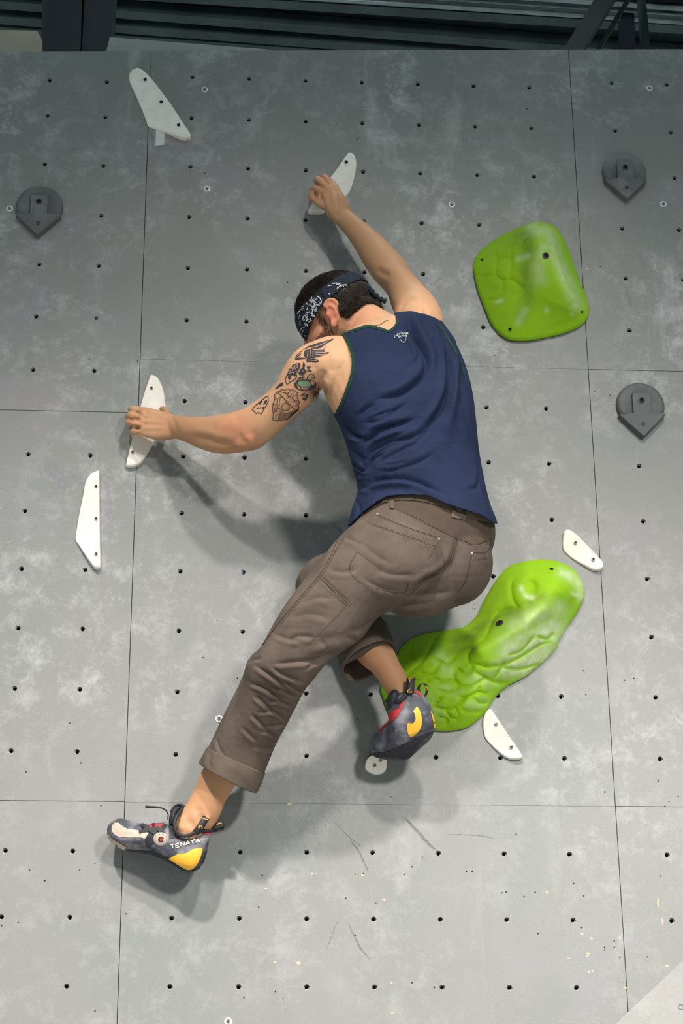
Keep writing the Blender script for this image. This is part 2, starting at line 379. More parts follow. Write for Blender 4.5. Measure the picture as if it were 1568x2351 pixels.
def fill_mesh(bvh, polys, off=0.0006, step=3.5, maxjump=0.03):
    V = []; Fc = []
    for poly in polys:
        poly = [Vector(p) for p in poly]; pa = np.array([tuple(p) for p in poly])
        # densify boundary
        bd = []
        for i in range(len(poly)):
            a, b = poly[i], poly[(i+1) % len(poly)]; k = max(1, int((b-a).length/step))
            bd += [a+(b-a)*j/k for j in range(k)]
        nb = len(bd); lo, hi = pa.min(0), pa.max(0)
        gx, gy = np.meshgrid(np.arange(lo[0], hi[0], step), np.arange(lo[1], hi[1], step)); g = np.stack([gx.ravel(), gy.ravel()], 1)
        g = g[inside(g, pa)]
        if len(g):
            d, _ = polydist(g, np.vstack([pa, pa[:1]])); g = g[d > step*0.5]
        r = delaunay_2d_cdt(bd+[Vector(x) for x in g], [(i, (i+1) % nb) for i in range(nb)], [], 1, 1e-4)
        hp = [hit(bvh, p.x, p.y, off) for p in r[0]]; base = len(V)
        V += [h if h is not None else Vector((0, 0, 0)) for h in hp]
        for t in r[2]:
            h = [hp[i] for i in t]
            if any(x is None for x in h): continue
            if max((h[0]-h[1]).length, (h[1]-h[2]).length, (h[2]-h[0]).length) > maxjump: continue
            Fc.append(tuple(base+i for i in t))
    used = sorted({i for f in Fc for i in f}); mp = {o: k for k, o in enumerate(used)}
    return [V[i] for i in used], [tuple(mp[i] for i in f) for f in Fc]
def inside(q, poly):
    x, y = q[:, 0], q[:, 1]; r = np.zeros(len(q), bool); n = len(poly)
    for i in range(n):
        x1, y1 = poly[i]; x2, y2 = poly[(i+1) % n]
        c = ((y1 > y) != (y2 > y)); xi = (x2-x1)*(y-y1)/((y2-y1) if abs(y2-y1) > 1e-12 else 1e-12)+x1
        r ^= c & (x < xi)
    return r
def decal(name, vf, m, parent, smooth=True):
    if not vf[1]: return None
    return link(name, mesh(name, *vf), m, parent, smooth)

# ------------------------------------------------------------------ the wall: panels with bolt holes
TOP = P(784, 115).z
_ta, _tb = P(0, 118), P(1568, 113)
def topz(x): return _ta.z+(_tb.z-_ta.z)*(x-_ta.x)/(_tb.x-_ta.x)
XL, XM = X0, X0+1.22
def rowz(px, ys): return [P(px, y).z for y in ys]
mid_rows = rowz(571, [181])+[Z0+SP*k for k in (4.75, 3.75, 2.75, 1.75, 0.75)]
low_rows = [Z0-SP*(0.75+k) for k in range(7)]
bot_rows = [Z0-SP*(8.25+k) for k in range(7)]
zl1, zl2 = P(150, 944).z, P(150, 1839).z
lt_rows = rowz(150, [185, 266, 378, 493, 608, 728, 850]); lm_rows = rowz(130, [1044, 1174, 1307, 1443, 1582, 1725])
lb_rows = rowz(155, [1954, 2106])+[Z0-SP*(10.25+k) for k in range(5)]
rt_rows = rowz(1420, [191, 300, 405, 524, 639, 758]); rm_rows = rowz(1480, [938, 1070, 1197, 1329, 1463, 1601, 1742])
colsL = [X0-SP*(0.75+k) for k in range(6, -1, -1)]; colsM = [X0+SP*(0.75+k) for k in range(7)]; colsR = [X0+1.22+SP*(0.75+k) for k in range(7)]
HR = 0.0066; PT = 0.018; GAP = 0.0009
def panel_mesh(x0, x1, z0, z1, cols, rows, gh=0.0008):
    top = abs(z1-TOP) < 1e-6
    x0 += GAP; x1 -= GAP; z0 += gh; z1 -= gh; zmax = z1
    cols = sorted(cols); rows = sorted(rows); v = []; f = []
    xs = [x0]+[(a+b)/2 for a, b in zip(cols, cols[1:])]+[x1]; zs = [z0]+[(a+b)/2 for a, b in zip(rows, rows[1:])]+[z1]
    N = 16
    for i, cx in enumerate(cols):
        for j, cz in enumerate(rows):
            b = len(v); a0, a1, c0, c1 = xs[i], xs[i+1], zs[j], zs[j+1]
            for k in range(N):
                an = 2*math.pi*(k+0.0)/N+math.pi/4; dx, dz = math.cos(an), math.sin(an)
                # square-ish outer ring: angle 45deg steps hit the corners exactly
                q = k % 4; side = k//4; t = q/4
                cr = [(a1, c1), (a0, c1), (a0, c0), (a1, c0)]; A = cr[side]; B = cr[(side+1) % 4]
                v.append((A[0]+(B[0]-A[0])*t, 0, A[1]+(B[1]-A[1])*t))
                v.append((cx+dx*HR, 0, cz+dz*HR)); v.append((cx+dx*HR, PT, cz+dz*HR))
            for k in range(N):
                p, q = b+3*k, b+3*((k+1) % N)
                f.append((p, p+1, q+1, q)); f.append((p+1, p+2, q+2, q+1))
    b = len(v)
    v += [(x0, 0, z0), (x1, 0, z0), (x1, 0, z1), (x0, 0, z1), (x0, PT, z0), (x1, PT, z0), (x1, PT, z1), (x0, PT, z1)]
    f += [(b, b+1, b+5, b+4), (b+1, b+2, b+6, b+5), (b+2, b+3, b+7, b+6), (b+3, b, b+4, b+7)]
    if top: v = [(x, y, topz(x) if abs(z-zmax) < 1e-6 else z) for x, y, z in v]
    me = mesh('panel', v, f); bm = bmesh.new(); bm.from_mesh(me); bmesh.ops.remove_doubles(bm, verts=bm.verts[:], dist=1e-5)
    bmesh.ops.recalc_face_normals(bm, faces=bm.faces[:])
    # make sure the front looks towards -y
    fr = [x for x in bm.faces if abs(x.normal.y) > 0.9]
    if sum(x.normal.y for x in fr) > 0: bmesh.ops.reverse_faces(bm, faces=bm.faces[:])
    bm.to_mesh(me); bm.free(); return me
def tnut_mesh():
    v = []; f = []; N = 14; prof = [(0.0064, 0.0045), (0.0046, 0.0050), (0.0043, 0.0056), (0.0043, 0.016), (0.0002, 0.016)]
    for r, y in prof:
        for k in range(N): a = 2*math.pi*k/N; v.append((r*math.cos(a), y, r*math.sin(a)))
    for i in range(len(prof)-1):
        for k in range(N): f.append((i*N+k, (i+1)*N+k, (i+1)*N+(k+1) % N, i*N+(k+1) % N))
    me = mesh('t_nut', v, f); me.materials.append(M['steel_hole']); me.materials.append(M['black'])
    for p in me.polygons: p.material_index = 1 if p.index >= 3*N else 0
    return me
TN = tnut_mesh()
bw = link('wall_back', mesh('wall_back', *box_between((XL-1.2, PT+0.03, TOP/2-0.12), (XM+1.2, PT+0.03, TOP/2-0.12), 0.05, TOP-0.25)), M['backing']); struct(bw)
xa, xb = XL-1.22, XM+1.22
zf = Z0-15*SP
for (x0, x1, z0, z1, cs, rs) in [(xa, XL, zl1, TOP, colsL, lt_rows), (xa, XL, zl2, zl1, colsL, lm_rows), (xa, XL, 0.05, zl2, colsL, lb_rows),
        (XL, XM, Z0, TOP, colsM, mid_rows), (XL, XM, Z0-7.5*SP, Z0, colsM, low_rows), (XL, XM, 0.05, Z0-7.5*SP, colsM, bot_rows),
        (XM, xb, Z0, TOP, colsR, rt_rows), (XM, xb, Z0-7.5*SP, Z0, colsR, rm_rows), (XM, xb, 0.05, Z0-7.5*SP, colsR, bot_rows)]:
    po = link('panel', panel_mesh(x0, x1, z0, z1, cs, rs, 0.0003 if x0 == XL else 0.0008), M['wall'], bw)
    for cx in cs:
        for cz in rs:
            q = pix(np.array([[cx, 0, cz]]))[0]
            if -40 < q[0] < W_PX+40 and -40 < q[1] < H_PX+40:
                t = link('t_nut', TN, None, po); t.location = (cx, 0, cz)
# small screw holes and bare wood chips in the paint (far too small to pick apart)
dots = [(156,239),(470,398),(672,702),(660,648),(205,826),(316,829),(498,1424),(466,1510),(545,1557),(160,1660),(186,1752),(232,1850),(68,1998),(103,2022),(183,1998),(218,1982),(290,2098),(218,2321),
 (1032,1398),(1340,1540),(1345,1595),(1388,1818),(1434,1562),(1455,1557),(1511,1793),(1536,1840),(1557,1829),(1527,1851),(1185,1915),(1071,2001),(1084,2001),(1152,2050),(1162,2048),(1203,2058),(1229,2049),(1317,2028),(1340,2057),(815,2007),(794,2062),(834,2006),(928,2008),(946,1990),(970,1968),(863,2073),(816,2147),(1235,2143),(1335,2130),(1388,2175),(1388,2181),(1410,2160),(1410,2175),(1423,2198),(946,2256),(997,2267),(835,1830),(898,1830),(822,1652),(846,1742),(1090,1398),(60,1772),(42,2118),(4,2125),(602,2010),(594,2083),(1517,2011),(1487,2197),(1365,898),(1400,908),(1378,612),(1136,815),(820,320),(1210,250),(560,2290),(650,2293),(632,2276)]
def discs(lst, r, y):
    v = []; f = []
    for px, py in lst:
        c = P(px, py); b = len(v); k = 8
        for i in range(k): a = 2*math.pi*i/k; v.append((c.x+r*math.cos(a)*random.uniform(.8, 1.2), y, c.z+r*math.sin(a)*random.uniform(.8, 1.2)))
        f.append(tuple(range(b, b+k)))
    return v, f
o = link('screw_hole', mesh('screw_hole', *discs(dots, 0.0019, -0.0003)), M['black'], bw); o['kind'] = 'stuff'
chips = [(1348,617),(610,2040),(724,2006),(716,2006),(833,2008),(881,2065),(899,2256),(900,2325),(1336,2144),(1348,2194),(1360,2229),(1350,2190),(1358,2155),(1423,2154),(1305,2200),(1511,2072),(1521,2115),(1531,2217),(1435,2268),(1256,2049),(1172,1695),(1435,1693),(632,2209),(685,2211),(664,1846),(1352,2232)]
v = []; f = []
for px, py in chips:
    c = P(px, py); b = len(v); w = random.uniform(.003, .007); h = random.uniform(.0015, .004)
    if px in (1511, 1521): w, h = .003, .012
    k = 9
    for i in range(k):
        a = 2*math.pi*i/k; v.append((c.x+w*math.cos(a)*random.uniform(.6, 1.1), -0.00025, c.z+h*math.sin(a)*random.uniform(.6, 1.1)))
    f.append(tuple(range(b, b+k)))
o = link('paint_chip', mesh('paint_chip', v, f), M['chip'], bw); o['kind'] = 'stuff'
# scuffs and chalk swipes with shapes of their own
def swipe(lines, m, name, y=-0.0003):
    v = []; f = []; al = []
    for pts, w in lines:
        pp = spline(pts, 6); a = np.array(pp); t = np.gradient(a, axis=0); t /= np.linalg.norm(t, axis=1)[:, None]
        n = len(pp); b = len(v); K = 7
        for i in range(n):
            en = math.sin(math.pi*(i/(n-1)))
            for k in range(K):
                u = k/(K-1)*2-1; ww = w*u*(0.35+0.65*en)
                c = P(a[i, 0]-t[i, 1]*ww, a[i, 1]+t[i, 0]*ww); v.append((c.x, y, c.z)); al.append(((1-u*u)**1.5)*min(1, en*1.8))
        f += [(b+K*i+k, b+K*i+k+1, b+K*(i+1)+k+1, b+K*(i+1)+k) for i in range(n-1) for k in range(K-1)]
    me = mesh(name, v, f); at = me.color_attributes.new('cover', 'FLOAT_COLOR', 'POINT'); at.data.foreach_set('color', np.repeat(np.array(al, np.float32)[:, None], 4, 1).ravel())
    o = link(name, me, m, bw); o['kind'] = 'stuff'
M['scuff'] = mat('rubber_scuff', (0.13, 0.135, 0.14, 1), 0.7, col2=(0.22, 0.22, 0.218, 1), scale=160, lo=0.4, hi=0.6)
M['chalk'] = mat('chalk_swipe', (0.24, 0.25, 0.25, 1), 0.8, col2=(0.50, 0.50, 0.52, 1), scale=120, lo=0.42, hi=0.62)
def speckle(m, lo, hi, scale):
    nt = m.node_tree; b = nt.nodes['Principled BSDF']; geo = nd(nt, 'ShaderNodeNewGeometry'); n = nd(nt, 'ShaderNodeTexNoise'); n.inputs['Scale'].default_value = scale; n.inputs['Detail'].default_value = 8; n.inputs['Roughness'].default_value = 0.75
    nt.links.new(geo.outputs['Position'], n.inputs['Vector']); r = nd(nt, 'ShaderNodeMapRange'); r.inputs['From Min'].default_value = lo; r.inputs['From Max'].default_value = hi; nt.links.new(n.outputs['Fac'], r.inputs['Value']); at = nd(nt, 'ShaderNodeAttribute', attribute_name='cover'); ad = nd(nt, 'ShaderNodeMath', operation='MULTIPLY_ADD'); ad.inputs[1].default_value = 0.42; ad.inputs[2].default_value = -0.30
    nt.links.new(at.outputs['Fac'], ad.inputs[0]); sm = nd(nt, 'ShaderNodeMath', operation='ADD'); nt.links.new(ad.outputs[0], sm.inputs[0]); nt.links.new(n.outputs['Fac'], sm.inputs[1]); nt.links.new(sm.outputs[0], r.inputs['Value'])
    mu = nd(nt, 'ShaderNodeMath', operation='MULTIPLY'); nt.links.new(r.outputs[0], mu.inputs[0]); nt.links.new(at.outputs['Fac'], mu.inputs[1]); nt.links.new(mu.outputs[0], b.inputs['Alpha'])
M['lilac'] = mat('lilac_chalk', (0.44, 0.40, 0.47, 1), 0.85)
M['chalk'] = mat('white_chalk', (0.50, 0.50, 0.52, 1), 0.85)
speckle(M['lilac'], 0.46, 0.80, 55); speckle(M['chalk'], 0.46, 0.86, 60); speckle(M['scuff'], 0.40, 0.62, 90)
swipe([([(238,1075),(250,1140),(253,1200),(250,1300)],13),([(312,1080),(318,1150),(322,1200)],9),([(160,1085),(190,1105),(210,1080)],18),([(100,1060),(130,1090),(160,1130)],34),([(520,1270),(540,1300),(560,1325)],18),([(40,740),(90,690),(110,640)],40),([(180,560),(150,500),(160,450)],40)], M['lilac'], 'lilac_chalk_mark')
swipe([([(800,1925),(822,1952),(838,1985),(849,2008)],4),([(922,1870),(955,1905),(985,1938),(1008,1958)],7),([(762,1880),(800,1920),(838,1950)],2),([(779,2105),(765,2140),(748,2186)],1.6),
       ([(795,2110),(812,2146),(830,2180),(862,2214)],4),([(1018,1916),(1060,1916),(1112,1920),(1142,1929)],2),([(304,2074),(310,2102)],2)], M['scuff'], 'scuff_mark')
swipe([([(1000,268),(1040,250),(1092,226)],3),([(1060,318),(1066,335),(1063,358)],9),([(1049,330),(1054,337)],7),([(1345,578),(1400,582),(1462,579)],9),([(1434,655),(1446,690),(1452,725)],9),
       ([(1325,552),(1350,556)],9),([(1400,620),(1428,680),(1448,740)],34),([(575,1165),(600,1200),(622,1235)],34),([(760,205),(800,232),(850,215)],45),([(1080,290),(1130,270),(1190,290)],40),([(980,255),(1005,235),(1030,222)],26),([(480,180),(500,220),(520,260)],22),([(590,262),(625,215),(655,180)],16),([(490,335),(540,290),(575,265)],14),([(1080,800),(1120,840),(1180,890)],32),([(960,640),(990,690),(1010,730)],24),([(640,710),(660,660),(690,640)],22),([(180,700),(230,720),(280,760)],34),([(330,285),(380,322),(430,342)],16),([(1040,310),(1120,330),(1200,310)],30),([(60,540),(100,570),(150,560)],30),([(230,450),(290,420),(320,380)],18),([(1470,464),(1500,468),(1515,466)],8),([(822,280),(832,320),(842,345)],8),([(100,440),(108,405),(118,375)],12),([(100,375),(112,395)],7)], M['chalk'], 'chalk_mark')
# wall facet kinking forward at the lower right
ka, kb = P(1568, 2205), P(1408, 2355); dirv = (kb-ka).normalized(); ka2 = ka-dirv*0.9; kb2 = kb+dirv*1.6
out = Vector((dirv.z, 0, -dirv.x)).normalized()
if out.x < 0: out = -out
lift = (out*0.97+Vector((0, -0.26, 0))).normalized()
kv = [ka2+Vector((0, -.002, 0)), kb2+Vector((0, -.002, 0)), kb2+lift*1.3, ka2+lift*1.3]
kn = (kv[1]-kv[0]).cross(kv[3]-kv[0]).normalized()
if kn.y > 0: kn = -kn
kv += [x-kn*0.02 for x in kv]
wr = link('wall_right', mesh('wall_right', kv, [(0, 1, 2, 3), (7, 6, 5, 4), (0, 4, 5, 1), (1, 5, 6, 2), (2, 6, 7, 3), (3, 7, 4, 0)]), M['wall']); struct(wr)
rr_ = ray(1563, 2312); tt_ = (kv[0]-CAM).dot(kn)/rr_.dot(kn); tnp = CAM+rr_*tt_
t = link('t_nut', TN, None, wr); t.matrix_world = Matrix.Translation(tnp+kn*0.0056) @ kn.to_track_quat('-Y', 'Z').to_matrix().to_4x4()
# floor matting far below the frame
struct(link('floor', mesh('floor', *box_between((-4, -3.5, -0.1), (4, -3.5, -0.1), 7.0, 0.2)), M['mat_floor']))

# ------------------------------------------------------------------ roof space above the wall
CZ = TOP+1.25
cl = link('ceiling', mesh('ceiling', *box_between((-4, 2.2, CZ+0.06), (5, 2.2, CZ+0.06), 4.6, 0.06)), M['deck']); struct(cl)
def rib(a, b, w, h, m=M['deck']):
    A, B = PZ(*a, CZ), PZ(*b, CZ); t = (B-A).normalized()
    return link('deck_rib', mesh('deck_rib', *box_between(A-t*2.0, B+t*3.0, w, h)), m, cl, False)
M['deck_edge'] = mat('lightened_deck_edge', (0.045, 0.062, 0.062, 1), 0.5, var=0.3, scale=6)  # paler than the deck: line highlights put into the rib colour
for a, b in (((265, 20), (800, 62)), ((262, 54), (800, 95)), ((400, -16), (1300, 40)), ((262, 78), (800, 116)), ((700, -20), (1500, 30))):
    rib(a, b, 0.05, 0.05, M['deck_edge'])
bp = empty('roof_beam', P(180, 118, -0.35))
def add_child(name, vf, m, par):
    o = link(name, mesh(name, *vf), m); o.parent = par; o.matrix_parent_inverse = Matrix.Translation(-par.location); return o
def prism_between(px0, px1, py0, py1, y0, y1, shear=0):
    # upright box in front of y1, its front face covering the given pixels at depth y0
    a = P(px0, py1, -y0); b = P(px1, py1, -y0); c = P(px1+shear, py0, -y0); d = P(px0+shear, py0, -y0)
    q = [a, b, c, d]; v = q+[x+Vector((0, y1-y0, 0)) for x in q]
    return v, [(0, 1, 2, 3), (7, 6, 5, 4), (0, 4, 5, 1), (1, 5, 6, 2), (2, 6, 7, 3), (3, 7, 4, 0)]
add_child('flange', prism_between(104, 182, -150, 170, 0.30, 0.42, 10), M['beam'], bp)
add_child('flange', prism_between(184, 252, -150, 170, 0.32, 0.42, 20), M['beam'], bp)
add_child('web', prism_between(92, 105, -150, 170, 0.36, 0.44, 10), M['deck_edge'], bp)
tag(bp, 'dark blue-black steel beam rising behind the top left of the climbing wall', 'beam')
def solid(name, px, y0, th, m, label=None, cat=None):
    q = [P(x, y, -y0) for x, y in px]; n = len(q); v = q+[x+Vector((0, th, 0)) for x in q]
    f = [tuple(range(n)), tuple(range(2*n-1, n-1, -1))]+[(i, i+n, (i+1) % n+n, (i+1) % n) for i in range(n)]
    me = fix_out(v, f); o = link(name, me, m); return tag(o, label, cat) if label else struct(o)
solid('wall_piece_behind', [(240, 135), (252, 85), (350, 93), (480, 103), (610, 113), (760, 135)], 0.10, 0.03, M['sheet'])  # pale grey top of a wall piece standing behind
solid('beige_board', [(-40, 140), (-40, 68), (60, 70), (86, 72), (95, 88), (97, 140)], 0.25, 0.03, M['beige'], 'small beige board in the top left corner above the wall', 'board')
def pipe(a, b, z, r, label):
    A, B = PZ(*a, z), PZ(*b, z); t = (B-A).normalized()
    o = link('conduit_pipe', mesh('conduit_pipe', *tube([A-t*1.5, A, B, B+t*1.5], r, 14)), M['pipe'], None, True)
    return tag(o, label, 'pipe', 'conduit pipes under the roof')
pipe((819, 2), (1568, 51), CZ-0.25, 0.0095, 'lower and longer of two thin galvanised conduit pipes under the dark roof')
pipe((1253, -2), (1568, 20), CZ-0.25, 0.0095, 'upper galvanised conduit pipe in the top right corner')
pipe((819, -14), (1568, 35), CZ-0.24, 0.004, 'thin wire running just above the lower conduit pipe')
def brace(a, b, y, w, h, label, m=M['beam']):
    A, B = P(*a, -y), P(*b, -y); t = (B-A).normalized()
    o = link('steel_brace', mesh('steel_brace', *box_between(A-t*0.3, B+t*0.6, w, h, Vector((0, 1, 0)))), m)
    return tag(o, label, 'brace', 'steel braces at the upper right')
M['brace'] = mat('grey_green_steel', (0.028, 0.036, 0.038, 1), 0.5, var=0.2, scale=8)
brace((1318, 116), (1382, 12), 0.75, 0.06, 0.05, 'wide slanting grey steel brace at the upper right behind the wall', M['brace'])
brace((1372, 116), (1418, 40), 0.85, 0.014, 0.03, 'narrow slanting steel strut right beside the wide brace', M['brace'])
brace((1440, 116), (1436, 0), 1.15, 0.05, 0.05, 'dark upright steel post right of the slanting brace', M['beam'])
brace((1482, 116), (1472, 0), 0.95, 0.022, 0.05, 'thin grey upright steel post near the top right corner', M['brace'])

# ------------------------------------------------------------------ climbing holds
def screw_mesh(r, m1, m2, name):
    v = []; f = []; N = 14; prof = [(r, 0.0), (r*0.95, -0.0012), (r*0.62, -0.0016), (r*0.5, 0.0008), (r*0.02, 0.0008)]
    for q, y in prof:
        for k in range(N): a = 2*math.pi*k/N; v.append((q*math.cos(a), y, q*math.sin(a)))
    for i in range(len(prof)-1):
        for k in range(N): f.append((i*N+k, (i+1)*N+k, (i+1)*N+(k+1) % N, i*N+(k+1) % N))
    me = mesh(name, v, f); me.materials.append(m1); me.materials.append(m2)
    for p in me.polygons: p.material_index = 1 if p.index >= 2*N else 0
    return me
SCREW = screw_mesh(0.0046, M['brass'], M['dark_bolt'], 'screw'); SCREWD = screw_mesh(0.0050, M['dark_bolt'], M['black'], 'screw')
WASH = screw_mesh(0.0098, M['zinc'], M['zinc'], 'washer')
def white_hold(outline, edge, screws, H, label, dark=False, e=0.006, ridge=None, ax=1.0):
    dmid = 0.006
    out = [P(x, y, dmid) for x, y in outline]; A, B = P(*edge[0], dmid), P(*edge[1], dmid)
    ev = Vector((B.x-A.x, 0, B.z-A.z)).normalized(); nv = Vector((ev.z, 0, -ev.x))
    cen = sum((Vector((p.x, 0, p.z)) for p in out), Vector())/len(out)
    if (cen-Vector((A.x, 0, A.z))).dot(nv) < 0: nv = -nv
    dist = lambda p: max(0.0, (Vector((p.x, 0, p.z))-Vector((A.x, 0, A.z))).dot(nv))
    dm = max(dist(p) for p in out)
    far = max(out, key=dist); s_far = (Vector((far.x, 0, far.z))-Vector((A.x, 0, A.z))).dot(ev); tot = (Vector((B.x, 0, B.z))-Vector((A.x, 0, A.z))).length
    def hh(p):
        t = dist(p)/dm; s = (Vector((p.x, 0, p.z))-Vector((A.x, 0, A.z))).dot(ev)
        e1 = H-(H-e)*t
        e2 = H*(1.0-0.35*abs(s-s_far)/tot)
        return max(0.004, min(e1, e2))
    cc = spline([(p.x, p.z) for p in out]+[(out[0].x, out[0].z)], 5)[:-1]
    bm = bmesh.new(); n = len(cc); ca = np.array(cc); c0 = ca.mean(0)
    rings = []
    for sc, mode in ((1.0, 0), (1.0, 1), (0.975, 2), (0.93, 3)):
        r = []
        for x, z in cc:
            q = c0+(np.array((x, z))-c0)*(sc if ax == 1.0 else sc); p = Vector((q[0], 0, q[1])); h = hh(p)
            y = 0.0 if mode == 0 else -(h*0.80 if mode == 1 else (h*0.965 if mode == 2 else h))
            r.append(bm.verts.new((q[0], y, q[1])))
        rings.append(r)
    for r1, r2 in zip(rings, rings[1:]):
        for i in range(n): bm.faces.new((r1[i], r1[(i+1) % n], r2[(i+1) % n], r2[i]))
    bm.faces.new(rings[-1]); bm.faces.new(rings[0][::-1])
    bmesh.ops.recalc_face_normals(bm, faces=bm.faces[:])
    big = [x for x in bm.faces if len(x.verts) > 4]; bmesh.ops.triangulate(bm, faces=big)
    me = bpy.data.meshes.new('hold_body'); bm.to_mesh(me); bm.free()
    root = empty('wedge_hold', Vector((cen.x, 0, cen.z)))
    b = link('body', me, M['white_hold']); b.parent = root; b.matrix_parent_inverse = Matrix.Translation(-root.location)
    for k, p in enumerate(screws):
        d = 0.01
        for _ in range(4): q = P(p[0], p[1], d); d = hh(q)
        s = link('screw', SCREWD if dark else SCREW); s.parent = root; s.location = Vector((q.x, -d-0.0006, q.z))-root.location
    tag(root, label, 'climbing hold', 'thin white wedge holds'); return root
white_hold([(316,159),(305,163),(298,172),(297,182),(300,193),(316,228),(335,274),(338,284),(345,291),(380,303),(410,317),(424,321),(432,319),(438,314),(420,287),(390,242),(350,188),(328,165)],
           ((322,162),(437,314)), [(333,183),(370,234),(410,287)], 0.022, 'long white wedge hold highest on the wall, with tape strip below', True)
white_hold([(803,354),(797,358),(770,397),(735,443),(709,483),(709,489),(718,490),(742,488),(770,470),(794,450),(806,432),(814,405),(818,382),(816,366),(810,357)],
           ((800,356),(710,485)), [(795,372),(762,415)], 0.022, 'white wedge hold gripped by the raised hand above the head', True)
white_hold([(348,864),(344,870),(332,905),(318,955),(304,1010),(291,1062),(290,1070),(297,1073),(312,1070),(326,1060),(345,1030),(358,1005),(372,965),(380,942),(378,915),(374,893),(364,873),(355,866)],
           ((346,866),(291,1068)), [(348,891),(305,1038)], 0.022, 'white wedge hold gripped by the tattooed arm')
white_hold([(222,1084),(212,1088),(203,1097),(196,1110),(190,1142),(182,1180),(174,1228),(174,1241),(180,1250),(200,1282),(214,1302),(222,1307),(229,1306),(231,1298),(230,1240),(229,1150),(228,1088)],
           ((227,1085),(231,1304)), [(221,1117),(221,1191),(221,1272)], 0.022, 'upright white wedge hold at the left, lower than the hold gripped beside it')
white_hold([(1299,1219),(1294,1224),(1292,1240),(1293,1258),(1299,1268),(1318,1284),(1345,1300),(1362,1309),(1374,1310),(1381,1307),(1384,1299),(1378,1289),(1356,1267),(1325,1236),(1306,1221)],
           ((1300,1219),(1384,1298)), [(1321,1246),(1362,1284)], 0.024, 'small white wedge hold above the right end of the long green hold')
white_hold([(1122,1630),(1114,1638),(1109,1654),(1110,1675),(1115,1694),(1135,1717),(1156,1735),(1170,1742),(1185,1744),(1196,1742),(1198,1738),(1188,1722),(1165,1690),(1142,1655),(1127,1632)],
           ((1124,1630),(1198,1741)), [(1139,1663),(1174,1715)], 0.022, 'white wedge hold just below the long green hold')
white_hold([(852,1738),(843,1745),(838,1757),(841,1766),(850,1773),(863,1777),(876,1775),(885,1768),(888,1757),(886,1743),(880,1737),(866,1735)],
           ((845,1738),(885,1736)), [(860,1757),(873,1746)], 0.03, 'small round white foothold under the climber right shoe')
tq = [P(358, 297, 0.0006), P(378, 303, 0.0006), P(377, 332, 0.0006), P(357, 334, 0.0006)]
solid_v = tq+[x+Vector((0, 0.0006, 0)) for x in tq]
tag(link('tape_strip', fix_out(solid_v, [(0, 1, 2, 3), (7, 6, 5, 4), (0, 4, 5, 1), (1, 5, 6, 2), (2, 6, 7, 3), (3, 7, 4, 0)]), M['tape']), 'short white tape strip hanging below the highest white hold', 'tape')
# washers
for px, py, lb in ((470,206,'beside the highest white hold'), (475,434,'on bare wall left of the raised hand'), (22,479,'left of the grey arrow hold at the left'), (1037,470,'right of the raised forearm'),
               (1491,203,'in the upper right corner of the wall'), (1523,469,'right of the upper right grey arrow hold'), (503,1651,'against the straight leg'), (524,2346,'at the very bottom edge')):
    c = P(px, py); r = empty('washer_screw', Vector((c.x, 0, c.z)))
    w = link('washer', WASH, None, r); w.location = (0, -0.0004, 0)
    s = link('screw', SCREW, None, w); s.location = (0, -0.0012, 0); s.scale = (0.55, 1, 0.55)
    tag(r, 'small zinc washer and screw '+lb, 'washer', 'zinc washers')
# grey arrow holds
def grey_hold(cx, cy, k, label):
    root = empty('arrow_hold', P(cx, cy+7)); o = root.location
    par = lambda ob: (setattr(ob, 'parent', root), setattr(ob, 'matrix_parent_inverse', Matrix.Translation(-o)))
    s = k/880.0                         # metres per traced pixel
    # dome: round button, cut away below the arrow shoulders
    v = []; f = []; N = 40; prof = [(57, 0.0), (57, 0.007), (56, 0.012), (53, 0.016), (47, 0.018), (38, 0.016), (28, 0.013), (12, 0.011), (0.3, 0.011)]
    for r, y in prof:
        for q in range(N):
            a = 2*math.pi*q/N; x, z = r*math.cos(a), r*math.sin(a)*1.02
            if z < -27: z = -27-(abs(z)-27)*0.02; x = x if abs(x) < 48 else math.copysign(48, x)
            v.append((o.x+x*s, -y, o.z+z*s))
    for i in range(len(prof)-1):
        for q in range(N): f.append((i*N+q, (i+1)*N+q, (i+1)*N+(q+1) % N, i*N+(q+1) % N))
    b = link('dome', fix_out(v, f), M['grey_hold'], None, True); par(b)
    out = [(-21, 26), (21, 26), (21, -27), (55, -27), (53, -31), (2, -84), (-2, -84), (-53, -31), (-55, -27), (-21, -27)]
    bm = bmesh.new(); hgt = lambda x, z: 0.024 if z > -29 else (0.020 if z > -35 else 0.022)
    r0 = [bm.verts.new((o.x+x*s, -0.0, o.z+z*s)) for x, z in out]; r1 = [bm.verts.new((o.x+x*s*0.985, -hgt(x, z)+0.0015, o.z+z*s*0.985)) for x, z in out]
    r2 = [bm.verts.new((o.x+x*s*0.955, -hgt(x, z), o.z+(z*0.97)*s)) for x, z in out]; n = len(out)
    for a, c in ((r0, r1), (r1, r2)):
        for i in range(n): bm.faces.new((a[i], a[(i+1) % n], c[(i+1) % n], c[i]))
    bm.faces.new(r2); bm.faces.new(r0[::-1]); bmesh.ops.recalc_face_normals(bm, faces=bm.faces[:])
    me = bpy.data.meshes.new('arrow'); bm.to_mesh(me); bm.free(); a = link('arrow', me, M['grey_hold']); par(a)
    for z, r in ((7, 0.0088), (-53, 0.0052)):
        me = screw_mesh(r, M['dark_bolt'], M['black'], 'bolt'); q = link('bolt', me); q.parent = root; q.location = (0, -0.0250 if z > 0 else -0.0235, z*s)
    tag(root, label, 'climbing hold', 'grey arrow holds')
grey_hold(91, 472, 1.0, 'dark grey round hold with arrow, at the left edge of the wall')
grey_hold(1432, 393, 0.98, 'dark grey round hold with arrow, highest at the right')
grey_hold(1469, 927, 1.02, 'dark grey arrow hold with chalky top, below the seam at the right')
